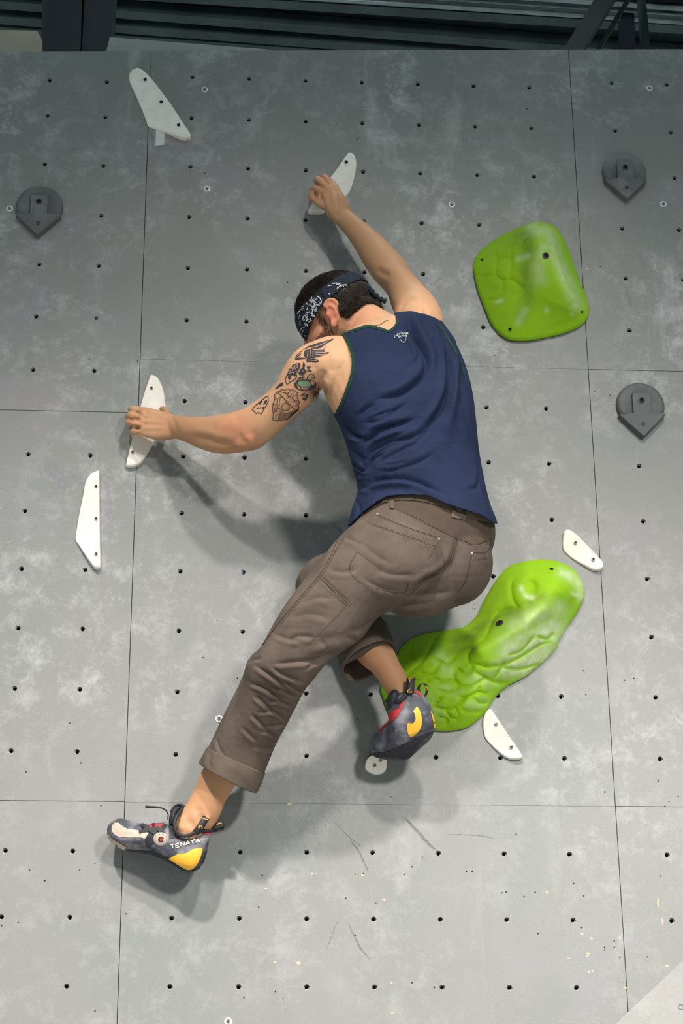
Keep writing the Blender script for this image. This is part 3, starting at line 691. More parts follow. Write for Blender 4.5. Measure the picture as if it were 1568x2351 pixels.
# green volumes as real relief
def green_hold(outline, H, w, peaks, creases, bolts, label, dimples=(), chalk=(), dirt=(), cdep=1.0):
    out = spline(outline+[outline[0]], 4)[:-1]; oa = np.array(out); lo, hi = oa.min(0), oa.max(0); st = 2.7
    gx, gy = np.meshgrid(np.arange(lo[0], hi[0], st), np.arange(lo[1], hi[1], st)); g = np.stack([gx.ravel(), gy.ravel()], 1)
    g += np.random.uniform(-.5, .5, g.shape); g = g[inside(g, oa)]
    d, _ = polydist(g, np.vstack([oa, oa[:1]])); g = g[d > 2.2]
    r = delaunay_2d_cdt([Vector(p) for p in out]+[Vector(p) for p in g], [(i, (i+1) % len(out)) for i in range(len(out))], [], 1, 1e-4)
    q = np.array([tuple(p) for p in r[0]]); d, _ = polydist(q, np.vstack([oa, oa[:1]]))
    t = np.clip(d/w, 0, 1); h = 0.010*np.clip(d/5, 0, 1)**0.5+H*0.62*(1-(1-t)**2.0)
    for pts, a, sg in peaks:
        dd, _ = polydist(q, pts) if len(pts) > 1 else (np.linalg.norm(q-np.array(pts[0]), axis=1), 0)
        h += a*np.exp(-(dd/sg)**2)*np.clip(d/30, 0, 1)
    fl = np.clip(d/14, 0, 1)
    for pts in creases:
        dd, tt = polydist(q, spline(pts, 5)); tp = np.clip(np.minimum(tt, 1-tt)*5+0.3, 0, 1)
        h += cdep*fl*tp*(-0.0072*np.exp(-dd/2.6)+0.0016*np.exp(-((dd-12)/9.0)**2))
    for c, rad, dep in dimples:
        dd = np.linalg.norm(q-np.array(c), axis=1); h -= dep*np.exp(-(dd/rad)**4)
    h = np.maximum(h, 0.0)
    V = [P(p[0], p[1], hh) for p, hh in zip(q, h)]
    nb = len(V); edge = len(out)
    # plinth rim down to the wall
    V += [Vector((x.x, 0.0, x.z)) for x in (P(p[0], p[1], 0.0) for p in out)]
    V[:edge] = [P(p[0], p[1], 0.008) for p in out]
    F2 = [tuple(t) for t in r[2]]+[(i, (i+1) % edge, nb+(i+1) % edge, nb+i) for i in range(edge)]
    me = fix_out(V, F2)
    wear = np.zeros((len(V), 4), np.float32); wear[:, 3] = 1
    for ch, lst in ((0, chalk), (1, dirt)):
        for pts, rad, st in lst:
            dd = polydist(q, spline(pts, 4))[0] if len(pts) > 1 else np.linalg.norm(q-np.array(pts[0]), axis=1)
            wear[:nb, ch] = np.maximum(wear[:nb, ch], st*np.exp(-(dd/rad)**2))
    wear[:nb, 0] += 0.02
    for pts in creases:
        dd, tt = polydist(q, spline(pts, 5)); wear[:nb, 0] *= 1-0.9*np.exp(-(dd/4.5)**2)
    at = me.color_attributes.new('wear', 'FLOAT_COLOR', 'POINT'); at.data.foreach_set('color', wear.ravel())
    ctr = P(*oa.mean(0)); root = empty('green_volume', ctr)
    b = link('body', me, M['green'], None, True); b.parent = root; b.matrix_parent_inverse = Matrix.Translation(-ctr)
    bv = bvh_of(me)
    for px, py, rad in bolts:
        c = hit(bv, px, py, 0.0008); s = link('bolt', screw_mesh(rad, M['dark_bolt'], M['black'], 'bolt')); s.parent = root
        dr = ray(px, py).normalized(); no = bv.ray_cast(CAM, dr)[1]; no = -no if no.dot(dr) > 0 else no
        s.matrix_parent_inverse = Matrix.Translation(-ctr); s.matrix_local = Matrix.Translation(c-ctr) @ no.to_track_quat('-Y', 'Z').to_matrix().to_4x4()
    tag(root, label, 'climbing hold', 'green resin volumes')
g1 = [(1242,509),(1225,510),(1194,521),(1164,534),(1125,558),(1099,580),(1088,601),(1087,621),(1095,660),(1108,697),(1125,738),(1142,762),(1162,777),(1181,782),(1212,782),(1255,775),(1298,764),(1331,749),(1348,731),(1353,710),(1346,679),(1333,649),(1318,610),(1307,578),(1294,547),(1281,528),(1268,516)]
Z7 = lambda l: zc(l, 1060, 480, 4.612)
green_hold(g1, 0.060, 110, [([(1245,560),(1255,600),(1290,650)], 0.050, 62), ([(1235,545),(1265,590),(1318,680)], 0.014, 30)],
    [Z7(c) for c in ([(540,380),(525,450),(525,560),(510,740)], [(340,440),(380,540),(360,690),(440,750),(510,745)], [(180,720),(260,700),(340,695)], [(430,760),(440,830),(420,900),(350,960),(280,960)], [(510,745),(580,780),(650,850)], [(380,530),(450,525),(520,530)])],
    [(1253,587,0.0095), (1107,596,0.0035), (1336,716,0.004), (1171,756,0.0045)], 'rounded square green hold at the upper right, scored with faint cracks', cdep=0.45,
    chalk=[([(1222,522),(1262,540),(1276,585),(1300,640),(1325,700)], 15, .5), ([(1250,570),(1235,610),(1240,640)], 18, .35), ([(1190,595),(1212,588)], 8, .4), ([(1150,690),(1140,692)], 5, .5), ([(1205,712),(1190,738)], 9, .3), ([(1255,712)], 6, .5), ([(1314,722)], 4, .6)], dirt=[([(1185,545),(1212,540),(1205,620),(1215,680),(1195,725)], 20, .55), ([(1120,590),(1160,560)], 40, .25), ([(1130,640),(1150,720)], 40, .2)])
g2 = [(1239,1284),(1187,1293),(1160,1307),(1135,1338),(1111,1379),(1094,1413),(1067,1438),(1032,1446),(998,1451),(956,1462),(929,1479),(912,1503),(893,1540),(878,1566),(874,1585),(881,1606),(890,1630),(910,1655),(950,1672),(998,1677),(1032,1678),(1067,1672),(1094,1655),(1115,1634),(1142,1596),(1170,1572),(1204,1555),(1239,1527),(1273,1493),(1290,1458),(1318,1417),(1339,1379),(1341,1351),(1332,1327),(1311,1303),(1277,1288)]
Z6 = lambda l: zc(l, 860, 1200, 2.904)
green_hold(g2, 0.075, 85, [([(1270,1350),(1200,1440),(1120,1500)], 0.040, 45), ([(1245,1400),(1165,1455),(1100,1490)], 0.014, 18), ([(1000,1560),(1060,1600)], 0.02, 60)],
    [Z6(c) for c in ([(940,375),(915,400),(910,460),(930,530),(960,560)], [(960,560),(830,600),(770,690),(735,770),(650,840),(620,900),(650,960)], [(460,730),(400,780),(350,880),(280,960),(210,1020)], [(380,890),(430,920),(490,940),(540,890)], [(540,960),(600,1010),(640,990),(660,950)], [(660,940),(760,960),(870,940),(980,890),(1090,820),(1170,795)], [(870,940),(880,970),(980,972),(1100,940)],
      [(660,990),(720,1020),(800,1060),(900,1072)], [(410,1080),(450,1060),(520,1050),(560,1080),(540,1110),(480,1130),(410,1110)], [(540,1140),(600,1165),(690,1130),(750,1140)], [(390,1225),(480,1245),(540,1235),(590,1180),(640,1160)], [(570,1225),(610,1260),(720,1258)], [(470,1250),(510,1300),(550,1305)], [(450,1160),(400,1210)], [(900,880),(980,850),(1060,760)], [(860,930),(830,990),(790,1040)], [(1090,760),(1150,775),(1190,740)], [(230,860),(250,900)], [(560,980),(530,1010),(540,1060)], [(440,1060),(400,1040),(330,1060)], [(560,1085),(640,1090),(700,1060),(740,1030)], [(600,1165),(580,1200)], [(690,1130),(700,1090)], [(420,1290),(480,1310),(470,1350)], [(540,1235),(560,1290)], [(660,1165),(700,1200),(760,1200)], [(300,1000),(350,1010),(400,990),(440,930)])],
    [(1147,1431,0.0105), (1266,1307,0.0052)], 'long S-shaped green hold with cracked scale relief behind the bent leg', dimples=(((1217,1347), 17, 0.012),),
    chalk=[([(1180,1495),(1230,1475),(1265,1450)], 34, .85), ([(1160,1530),(1215,1525),(1250,1500)], 24, .85), ([(1185,1440),(1225,1420),(1280,1400)], 22, .45), ([(1290,1315),(1325,1335),(1336,1370)], 12, .6), ([(1196,1350),(1205,1366),(1222,1372)], 6, .6), ([(1010,1510),(1030,1540)], 18, .3), ([(1010,1578),(1050,1590)], 14, .25), ([(1090,1560),(1130,1560)], 20, .35), ([(1080,1620),(1110,1610)], 16, .25), ([(1315,1363),(1328,1368)], 5, .7), ([(980,1600),(1010,1640)], 16, .2), ([(1290,1400),(1260,1440)], 18, .4)], dirt=[([(1050,1470),(1100,1445),(1150,1415),(1205,1395),(1240,1375)], 20, .6), ([(1090,1430),(1115,1400),(1135,1350)], 22, .4), ([(1035,1495),(1085,1490)], 14, .5)])

# ------------------------------------------------------------------ the climber
person = empty('person', P(863, 1745, 0.05)); PL = Matrix.Translation(-person.location); tag(person, 'person climbing in navy tank top, brown trousers and bandana, both hands on white holds', 'person')
def child(name, me, m, parent=None, smooth=True):
    o = link(name, me, m, None, smooth); o.parent = parent or person
    if o.parent == person: o.matrix_parent_inverse = PL
    return o
def finger(pts, r):
    pts = [P(*p) for p in pts]; a = catmull([list(p) for p in pts], 4); n = len(a)
    rr = [r*(1.0-0.22*i/(n-1)) for i in range(n)]
    v, f = tube([Vector(x) for x in a], rr, 12); e = ellipsoid(Vector(a[-1]), [Vector((rr[-1], 0, 0)), Vector((0, rr[-1], 0)), Vector((0, 0, rr[-1]))], 12, 8)
    kn = ellipsoid(Vector(a[0]), [Vector((r, 0, 0)), Vector((0, r, 0)), Vector((0, 0, r))], 12, 8)
    return [(v, f), e, kn]
body = []
# arms (silhouette pixel pairs, distance from wall, half depth)
body.append(loft([(1010,800,905,800,.41,.075),(1019,750,905,735,.405,.060),(1006,708,906,716,.375,.054),(983,682,896,690,.32,.050),(961,656,887,664,.265,.046),(946,634,876,652,.225,.044),(934,610,857,634,.195,.042),(907,580,836,606,.165,.042),(877,549,814,567,.135,.037),(838,514,790,532,.11,.029),(806,486,762,504,.09,.022),(797,470,748,494,.087,.020)]))
body.append(loft([(800,780,800,900,.42,.07),(762,776,768,905,.425,.064),(728,787,744,888,.415,.062),(698,801,722,896,.40,.058),(672,830,702,926,.375,.054),(650,873,676,951,.345,.050),(622,901,650,976,.315,.047),(592,923,614,1008,.285,.046),(568,939,584,1030,.262,.047),(536,949,548,1037,.235,.047),(505,954,514,1041,.205,.045),(478,958,484,1038,.175,.042),(449,958,454,1028,.145,.036),(420,956,424,1014,.115,.028),(394,952,398,1006,.095,.021),(382,950,386,1008,.09,.019)]))
# left hand (tattooed arm) and right hand
body.append(loft([(395,952,398,1006,.094,.021),(372,945,376,1009,.09,.020),(348,938,352,1008,.088,.017),(326,934,330,1002,.082,.013),(321,937,324,998,.078,.009)], power=2.6))
for pts, r in (([(330,942,.080),(306,939,.074),(300,940,.055),(305,944,.032),(309,947,.020)], .0090),
               ([(327,957,.083),(303,954,.078),(294,955,.058),(297,958,.034),(303,960,.020)], .0098),
               ([(326,973,.083),(302,971,.078),(293,971,.058),(296,973,.034),(301,975,.020)], .0096),
               ([(329,991,.079),(310,991,.072),(302,992,.054),(303,994,.034),(305,995,.020)], .0086),
               ([(380,962,.078),(384,950,.060),(379,942,.040),(372,939,.028)], .0105)): body += finger(pts, r)
body.append(loft([(804,484,762,503,.090,.021),(799,468,750,488,.092,.021),(793,455,744,468,.092,.019),(785,442,738,446,.088,.015),(779,433,740,436,.082,.010)], power=2.6))
for pts, r in (([(746,446,.086),(727,433,.084),(718,434,.066),(721,444,.050)], .0098),
               ([(755,434,.089),(734,414,.086),(726,413,.064),(731,422,.040),(734,426,.03)], .0098),
               ([(768,436,.087),(749,410,.082),(742,406,.060),(747,414,.038),(750,417,.03)], .0094),
               ([(779,443,.082),(766,421,.074),(760,415,.056),(762,420,.038),(763,422,.03)], .0084),
               ([(756,478,.088),(739,470,.086),(725,461,.080),(716,452,.072),(717,443,.064)], .0122)): body += finger(pts, r)
body.append(ellipsoid(P(740, 456, .074), [RT*.017, FW*.014, UP*.016], 16, 10))
# torso, neck
torso = [(800,772,985,735,.40,.055),(770,800,1018,760,.405,.088),(748,845,1044,800,.405,.108),(742,890,1064,845,.40,.116),(768,945,1080,905,.395,.118),(790,992,1088,965,.38,.116),(810,1060,1095,1035,.36,.112),(824,1120,1108,1108,.345,.112),(812,1165,1122,1165,.335,.12),(812,1205,1118,1203,.33,.105),(840,1260,1070,1265,.32,.085),(890,1340,1000,1340,.29,.05)]
body.append(loft(torso, power=2.3))
body.append(loft([(760,742,868,706,.32,.056),(790,764,878,722,.352,.060),(803,790,905,738,.385,.066),(815,815,945,755,.40,.07)]))
body.append(loft([(840,745,850,800,.395,.052),(895,742,905,800,.40,.056),(955,724,965,790,.40,.055),(1000,726,1005,790,.395,.045)]))
# head in its own frame
HC = P(772, 730, 0.305); hf = Vector((-0.82, 0.45, -0.36)).normalized(); hu = Vector((-0.10, -0.22, 1.0)); hu = (hu-hf*hu.dot(hf)).normalized(); hl = hu.cross(hf)
HP = lambda f_, l_, u_: HC+hf*f_+hl*l_+hu*u_
body.append(ellipsoid(HP(-.008, 0, .018), [hf*.098, hl*.077, hu*.090], 32, 20))
body.append(ellipsoid(HP(.030, 0, -.030), [hf*.066, hl*.064, hu*.080], 28, 18))
body.append(ellipsoid(HP(.050, 0, -.078), [hf*.046, hl*.047, hu*.036]))
body.append(ellipsoid(HP(.078, 0, .006), [hf*.018, hl*.052, hu*.014]))       # brow
body.append(ellipsoid(HP(.100, 0, -.034), [hf*.017, hl*.016, hu*.014]))      # nose tip
body.append(tube([HP(.088, 0, .002), HP(.102, 0, -.030)], [.009, .012], 10))
body.append(ellipsoid(HP(.088, 0, -.062), [hf*.012, hl*.024, hu*.010]))      # lips
body.append(tube([HP(-.02, 0, -.03), P(850, 765, .385)], [.060, .066], 20))
for s in (1, -1):                                                            # ears
    c = HP(-.010, s*.077, -.014); tl = (hl*s*.92-hf*.38).normalized(); th = (hu*0.95-hf*0.25).normalized(); bk = (tl.cross(th)).normalized(); bk = bk if bk.dot(hf) < 0 else -bk
    ring = []
    for k in range(17):
        a = -2.0+k*4.6/16; rr = 1.0 if a > 0 else 0.86
        ring.append(c+tl*(.011+.007*math.cos(a))+th*(.034*rr*math.sin(a))+bk*(.020*math.cos(a)*(1.0 if a > 0 else .8)))
    body.append(tube(ring, .0046, 8)); body.append(ellipsoid(c+tl*.006+bk*.004, [tl*.009, bk*.018, th*.030], 16, 10)); body.append(ellipsoid(c-th*.030+tl*.010-bk*.002, [tl*.006, bk*.009, th*.011], 12, 8))
    body.append(ellipsoid(c-bk*.012+tl*.010-th*.004, [tl*.006, bk*.005, th*.009], 10, 8))
    body.append(tube([c+tl*.016+th*.016-bk*.004, c+tl*.018+th*.006+bk*.009, c+tl*.016-th*.012+bk*.007], .0034, 8))
# legs (inside the trousers) and bare ankles
body.append(loft([(840,1240,985,1360,.34,.09),(745,1320,865,1405,.35,.075),(655,1430,780,1480,.335,.066),(592,1520,712,1530,.305,.060),(575,1570,690,1568,.265,.058),(540,1640,640,1655,.205,.054),(505,1705,575,1735,.155,.042),(466,1765,537,1806,.125,.036),(448,1806,517,1842,.112,.033),(430,1842,506,1870,.104,.034),(408,1875,494,1893,.098,.036),(400,1905,480,1915,.094,.038),(405,1940,470,1960,.09,.03)]))
body.append(loft([(1080,1250,1060,1350,.28,.08),(960,1250,965,1370,.235,.078),(830,1255,840,1370,.18,.07),(770,1298,780,1372,.14,.05),(740,1325,775,1378,.13,.042),(745,1366,795,1342,.13,.042),(765,1430,850,1395,.14,.052),(822,1512,903,1493,.165,.042),(855,1542,918,1525,.17,.035),(874,1569,932,1550,.172,.032),(889,1597,940,1585,.172,.034),(892,1625,950,1615,.17,.036)]))
body_me = remeshed(body, 0.0028, 5)
TANK_IN = [(798,770),(818,800),(822,842),(815,880),(800,915),(775,950),(740,970),(740,1260),(1200,1260),(1180,900),(1120,830),(1035,780),(1005,752),(960,732),(922,738),(912,748),(893,763),(868,757),(844,754),(820,760)]
co = getco(body_me); no = getno(body_me); q = pix(co); a_ = np.array(TANK_IN, float); ins = inside(q, a_) & (co[:, 1] < -0.2)
dd, _t = polydist(q, np.vstack([a_, a_[:1]])); co -= no*(0.024*ins*np.clip(dd/12, 0.3, 1))[:, None]; setco(body_me, co)
Z3 = lambda l: zc(l, 640, 330, 3.92); Z5 = lambda l: zc(l, 260, 840, 3.92); Z4 = lambda l: zc(l, 220, 1720, 4.612)
sculpt(body_me, [
  (Z3([(880,1130),(940,1165),(1000,1195)]), -.0025, 7), (Z3([(1080,1480),(1150,1410),(1230,1390)]), -.003, 6), (Z3([(1310,1490),(1320,1560)]), -.003, 6),
  (Z3([(390,390),(440,400),(490,380),(560,400)]), .003, 5), (Z3([(400,420),(410,480),(430,560)]), .0015, 4), (Z3([(480,400),(490,480),(500,560)]), .0015, 4), (Z3([(545,420),(560,500),(570,570)]), .0015, 4),
  (Z3([(330,360),(390,400)]), -.003, 3), (Z3([(400,310),(450,370)]), -.003, 3), (Z3([(440,390),(350,330)]), .001, 3), (Z3([(330,470),(345,500)]), -.006, 4), (Z3([(480,630),(560,640),(640,610)]), -.0012, 5),
  (Z5([(170,425),(240,420)]), -.004, 2.6), (Z5([(135,482),(235,482)]), -.004, 2.6), (Z5([(150,548),(245,560)]), -.006, 3.4), (Z5([(250,420),(300,400),(420,420)]), .0012, 4), (Z5([(250,500),(340,500),(450,510)]), .0014, 4), (Z5([(250,570),(330,560),(460,560)]), .0014, 4),
  (Z5([(265,400),(262,440)]), .003, 5), (Z5([(245,455),(245,480)]), .003, 5), (Z5([(250,520),(252,540)]), .003, 5), (Z5([(520,450),(560,540),(560,600)]), -.001, 5),
  (Z5([(680,640),(820,660),(960,700),(1080,700)]), -.004, 9), (Z5([(1080,700),(1150,720),(1210,700)]), .004, 10), (Z5([(1190,620),(1230,680),(1210,740)]), .003, 8), (Z5([(900,540),(1000,520),(1120,500)]), .002, 14),
  (zc([(880,740),(930,660),(950,560)], 560, 740, 5.227), -.006, 10), (zc([(1000,830),(950,780),(890,740)], 560, 740, 5.227), -.006, 7), (zc([(1000,420),(1100,430),(1200,520)], 560, 740, 5.227), .003, 18),
  (Z4([(930,700),(900,800),(920,880)]), .004, 7), (Z4([(1000,760),(1060,860)]), -.003, 7), (Z4([(1190,700),(1150,850)]), .003, 6), (Z4([(1060,600),(1100,720),(1060,800)]), -.002, 8)])
co = getco(body_me); tone = np.zeros((len(co), 4), np.float32); tone[:, 3] = 1; q = pix(co)
def blob(ch, c, r, st): tone[:, ch] = np.maximum(tone[:, ch], st*np.exp(-(np.linalg.norm(co-np.array(c), axis=1)/r)**2))
def along(ch, pts, r, st):
    d_, _t = polydist(q, pts); tone[:, ch] = np.maximum(tone[:, ch], st*np.exp(-(d_/r)**4))
along(1, [(400,980),(470,1000),(540,1000)], 60, .75); along(1, [(785,490),(850,580),(910,630)], 50, .75); along(1, [(480,1790),(450,1880)], 60, .8); along(1, [(860,1500),(920,1600)], 60, .95)
along(1, [(730,460),(770,470)], 45, .5)
blob(0, P(560,1012,.31), .035, .5); blob(0, P(540,985,.28), .05, .25)
for a_ in ((330,942,.09),(327,957,.09),(327,975,.09),(300,955,.08),(300,972,.08)): blob(0, P(*a_), .014, .35)
for a_ in ((750,434,.10),(727,420,.09),(745,410,.09),(715,455,.08)): blob(0, P(*a_), .014, .3)
for s_ in (1, -1): blob(0, HP(-.012, s_*.090, -.014), .036, .8)
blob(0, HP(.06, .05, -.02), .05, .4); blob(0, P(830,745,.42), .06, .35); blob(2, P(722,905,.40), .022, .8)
at = body_me.color_attributes.new('tone', 'FLOAT_COLOR', 'POINT'); at.data.foreach_set('color', tone.ravel())
skin = child('body', body_me, M['skin'])
skin['label'] = 'bare arms, neck, face and ankles of the climber'
BV = bvh_of(body_me)

# ---- tank top
tk = [loft([(s[0]-3, s[1], s[2]+3, s[3], s[4], s[5]+.006) for s in torso[:9]]+[(797,1207,1139,1203,.33,.133),(792,1240,1144,1235,.33,.137)], power=2.3),
      loft([(836,742,850,800,.398,.058),(895,741,905,800,.403,.062),(942,719,965,790,.403,.062),(975,722,980,790,.402,.058),(1003,735,1010,800,.40,.05),(1022,757,1030,820,.40,.045),(1045,788,1040,850,.40,.045)]),
      loft([(780,762,800,850,.42,.062),(820,750,830,830,.41,.06),(850,745,860,820,.40,.055)])]
tank_me = remeshed(tk, 0.0031, 8)
ARM_L = [(776,740),(783,765),(797,783),(807,812),(809,840),(804,865),(793,896),(782,925),(769,948),(700,980),(600,980),(600,700)]
NECK = [(783,765),(800,760),(819,753),(844,746.5),(869,750.5),(891,757.5),(898,754),(904,747),(908,737),(909,729),(890,690),(760,690)]
HEM = [(780,1212),(799,1209),(807,1201),(832,1177),(866,1152),(886,1141),(931,1135),(978,1139),(1034,1160),(1077,1174),(1105,1183),(1132,1200),(1160,1210),(1160,1400),(760,1400)]
def cut(me, polys):
    co = getco(me); q = pix(co); kill = np.zeros(len(co), bool)
    for p in polys: kill |= inside(q, np.array(p, float))
    # slide the vertices next to a cut onto it so that edges stay clean
    bm = bmesh.new(); bm.from_mesh(me); bm.verts.ensure_lookup_table()
    bmesh.ops.delete(bm, geom=[bm.verts[i] for i in np.nonzero(kill)[0]], context='VERTS')
    loose = [v for v in bm.verts if not v.link_faces]; bmesh.ops.delete(bm, geom=loose, context='VERTS')
    for _ in range(4):
        bnd = [v for v in bm.verts if v.is_boundary]; new = {}
        for v in bnd:
            nb = [e.other_vert(v).co for e in v.link_edges if e.is_boundary]
            if len(nb) == 2: new[v] = v.co*0.5+(nb[0]+nb[1])*0.25
        for v, c in new.items(): v.co = c
    bm.to_mesh(me); bm.free(); me.update()
Z7t = lambda l: zc(l, 740, 700, 3.564)
tank_folds = [
  (Z7t([(690,110),(700,200),(760,300),(790,400),(760,470),(690,510)]), -.006, 7), (Z7t([(690,90),(760,260),(850,440),(830,560),(740,660),(600,740),(440,770)]), -.017, 9), (Z7t([(720,80),(830,260),(900,430),(880,560)]), .010, 11),
  (Z7t([(960,180),(1030,330),(1050,500),(1040,680),(980,830),(880,970),(800,1050)]), -.020, 9), (Z7t([(1010,200),(1080,400),(1090,600),(1070,800),(1040,1000)]), .011, 10), (Z7t([(1060,250),(1140,400),(1190,600)]), -.005, 8),
  (Z7t([(430,800),(330,870),(290,920)]), -.006, 7), (Z7t([(700,800),(600,860),(480,950),(330,960)]), -.006, 7), (Z7t([(760,930),(600,980),(450,1030),(370,1100),(270,1110)]), -.010, 8),
  (Z7t([(860,1030),(700,1090),(520,1130),(400,1200),(350,1260),(290,1220)]), -.009, 8), (Z7t([(500,1210),(390,1280),(350,1370)]), -.008, 8), (Z7t([(930,1200),(800,1280),(620,1340),(460,1370)]), -.006, 8),
  (Z7t([(340,1495),(480,1435),(620,1425),(780,1450),(900,1500),(1010,1560)]), -.014, 7), (Z7t([(360,1520),(500,1470),(640,1460),(780,1490)]), .006, 8), (Z7t([(160,960),(230,1060),(330,1100)]), -.007, 7), (Z7t([(230,1180),(300,1260),(340,1330)]), -.007, 7),
  (Z7t([(270,1380),(330,1400)]), -.005, 6), (Z7t([(1270,1150),(1295,1350),(1270,1480),(1180,1515)]), -.007, 8), (Z7t([(1320,1500),(1360,1600),(1385,1700)]), -.006, 7), (Z7t([(600,900),(480,960),(380,1010)]), .004, 6), (Z7t([(640,1010),(500,1070),(400,1140)]), .005, 6), (Z7t([(270,1590),(300,1680),(280,1760)]), -.005, 6), (Z7t([(980,900),(1010,1050),(980,1180)]), .004, 14), (Z7t([(260,1520),(330,1500),(420,1520)]), -.005, 6),
  (Z7t([(720,950),(640,960),(560,990),(480,1010)]), -.004, 4), (Z7t([(680,1040),(560,1080),(440,1130),(380,1180)]), -.005, 4), (Z7t([(640,1120),(520,1170),(420,1230)]), -.004, 4), (Z7t([(560,860),(460,900),(380,930)]), -.004, 4), (Z7t([(820,1110),(680,1170),(560,1230),(440,1300)]), -.004, 5), (Z7t([(880,980),(840,1060),(760,1120)]), -.004, 5), (Z7t([(190,1040),(280,1090),(330,1080)]), -.006, 4), (Z7t([(240,1290),(310,1360),(360,1350)]), -.005, 4), (Z7t([(700,1270),(600,1300),(500,1310)]), -.003, 4), (Z7t([(1080,560),(1060,720),(1000,860)]), -.006, 6), (Z7t([(1120,560),(1160,760),(1180,960)]), -.004, 7)]
sculpt(tank_me, tank_folds, True)
TBV = bvh_of(tank_me)          # uncut surface carries the print and trim
cut(tank_me, [ARM_L, NECK, HEM])
tank_me = bake(tank_me, [('SOLIDIFY', dict(thickness=0.003, offset=-1.0))])
tank = child('tank_top', tank_me, M['tank']); tank['label'] = 'navy blue sleeveless tank top with dark green edging'
STUFFY = ('back_print', 'loop_logo', 'seam', 'stitching', 'lettering', 'dial_text', 'dial_cross', 'tab_mark', 'paisley_print', 'tattoo_fill', 'tattoo_shading', 'tattoo_gap', 'stretch_panel')
def sub(name, vf, m, parent):
    if vf[1]:
        o = link(name, mesh(name, *vf), m, None, True); o.parent = parent; 
        if name in STUFFY: o['kind'] = 'stuff'
        return o
sub('armhole_trim', stroke_mesh(TBV, [(spline([(786,766),(799,784),(809.5,812),(811.5,840),(806.5,867),(796,898),(785,927),(774,948)], 8), 8)], .0010), M['trim'], tank)
sub('armhole_trim', stroke_mesh(TBV, [(spline([(1001,741),(1018,762),(1037,792),(1054,824),(1066,862)], 8), 5)], .0010), M['trim'], tank)
sub('neck_trim', stroke_mesh(TBV, [(spline([(800,762.5),(820,756),(844,749.5),(869,753.5),(891,760.5),(902,755),(909,747),(915,734)], 8), 6)], .0010), M['trim'], tank)
def text_strokes(txt, x, y, h, ang, adv, w, skew=0.0, wx=1.0):
    G = {'T': [[(0,1),(.7,1)],[(.35,1),(.35,0)]], 'E': [[(.6,1),(0,1),(0,0),(.6,0)],[(0,.5),(.5,.5)]], 'N': [[(0,0),(0,1),(.65,0),(.65,1)]], 'A': [[(0,0),(.35,1),(.7,0)],[(.12,.3),(.58,.3)]], 'Y': [[(0,1),(.35,.5),(.7,1)],[(.35,.5),(.35,0)]],
         'M': [[(0,0),(0,1),(.35,.4),(.7,1),(.7,0)]], 'a': [[(.5,.6),(.1,.6),(0,.3),(.1,0),(.5,.1)],[(.5,.65),(.5,0)]], 'k': [[(0,1),(0,0)],[(.5,.6),(0,.3),(.5,0)]], 'e': [[(0,.35),(.5,.35),(.4,.6),(.1,.6),(0,.3),(.1,0),(.5,.05)]], 'o': [[(.25,.62),(0,.3),(.25,0),(.5,.3),(.25,.62)]],
         'u': [[(0,.6),(0,.1),(.25,0),(.5,.1),(.5,.6)],[(.5,.6),(.5,0)]], 'r': [[(0,.6),(0,0)],[(0,.4),(.4,.6)]], 't': [[(.2,.9),(.2,0)],[(0,.6),(.45,.6)]], 'h': [[(0,1),(0,0)],[(0,.5),(.3,.6),(.5,.4),(.5,0)]], 'w': [[(0,.6),(.15,0),(.3,.5),(.45,0),(.6,.6)]], 'H': [[(0,0),(0,1)],[(.6,0),(.6,1)],[(0,.5),(.6,.5)]]}
    out = []; c, s = math.cos(ang), math.sin(ang); cx = 0
    for ch in txt:
        for ln in G.get(ch, []):
            out.append(([(x+((a*wx+cx+b*skew)*c*h+b*h*s), y+((a*wx+cx+b*skew)*s*h-b*h*c)) for a, b in ln], w))
        cx += adv
    return out
lg = []
for i, (ch, px, py, an) in enumerate([('M',907,776,-.75),('a',911,773,-.6),('k',914,770.5,-.5),('e',917,768.5,-.4),('Y',919.5,767.5,-.15),('o',923,767.5,0),('u',926.5,767.5,0),('M',929,768,.05),('a',933,768.3,.1),('r',935.5,768.5,.1),
                                   ('t',916,777,-.5),('h',918.5,775.5,-.45),('e',921,774,-.3),('M',923,773.6,-.1),('a',927,773.4,0),('r',929.5,773.4,0),('k',931.5,773.4,0)]): lg += text_strokes(ch, px, py, 5.0, an, .8, 0.9)
lg += [([(918,779),(922,784),(926,787)],1.1), ([(926,787),(930,785),(932,781),(933,775)],.9), ([(933,774),(934,768),(935.5,763)],1.1)]
sub('back_print', stroke_mesh(TBV, lg, .0012), M['print_white'], tank)

# ---- trousers
lleg = [(835,1190,1000,1372,.355,.125),(778,1238,957,1378,.365,.118),(733,1291,900,1396,.368,.106),(692,1340,864,1420,.362,.098),(640,1411,828,1466,.35,.092),(600,1482,768,1508,.33,.086),(569,1520,736,1532,.31,.086),(554,1566,708,1562,.275,.082),(515,1641,664,1649,.212,.080),(491,1689,638,1699,.178,.076),(475,1722,606,1776,.152,.070),(462,1752,586,1818,.135,.066)]
rleg = [(1105,1230,1060,1370,.285,.105),(1000,1228,990,1398,.255,.108),(890,1240,890,1395,.21,.1),(800,1262,805,1392,.165,.085),(726,1284,738,1386,.135,.058),(702,1316,738,1390,.125,.044),(712,1364,800,1324,.125,.05),(738,1430,850,1375,.135,.072),(772,1492,884,1440,.148,.07),(786,1542,903,1488,.158,.066)]
pelvis = [(850,1120,1105,1140,.345,.095,.335),(822,1165,1116,1170,.345,.110,.32),(803,1207,1131,1205,.35,.122,.30),(790,1245,1130,1250,.355,.125,.285),(800,1300,1110,1296,.35,.12,.275),(835,1350,1072,1340,.33,.105,.265),(880,1385,1020,1372,.28,.08,.255)]
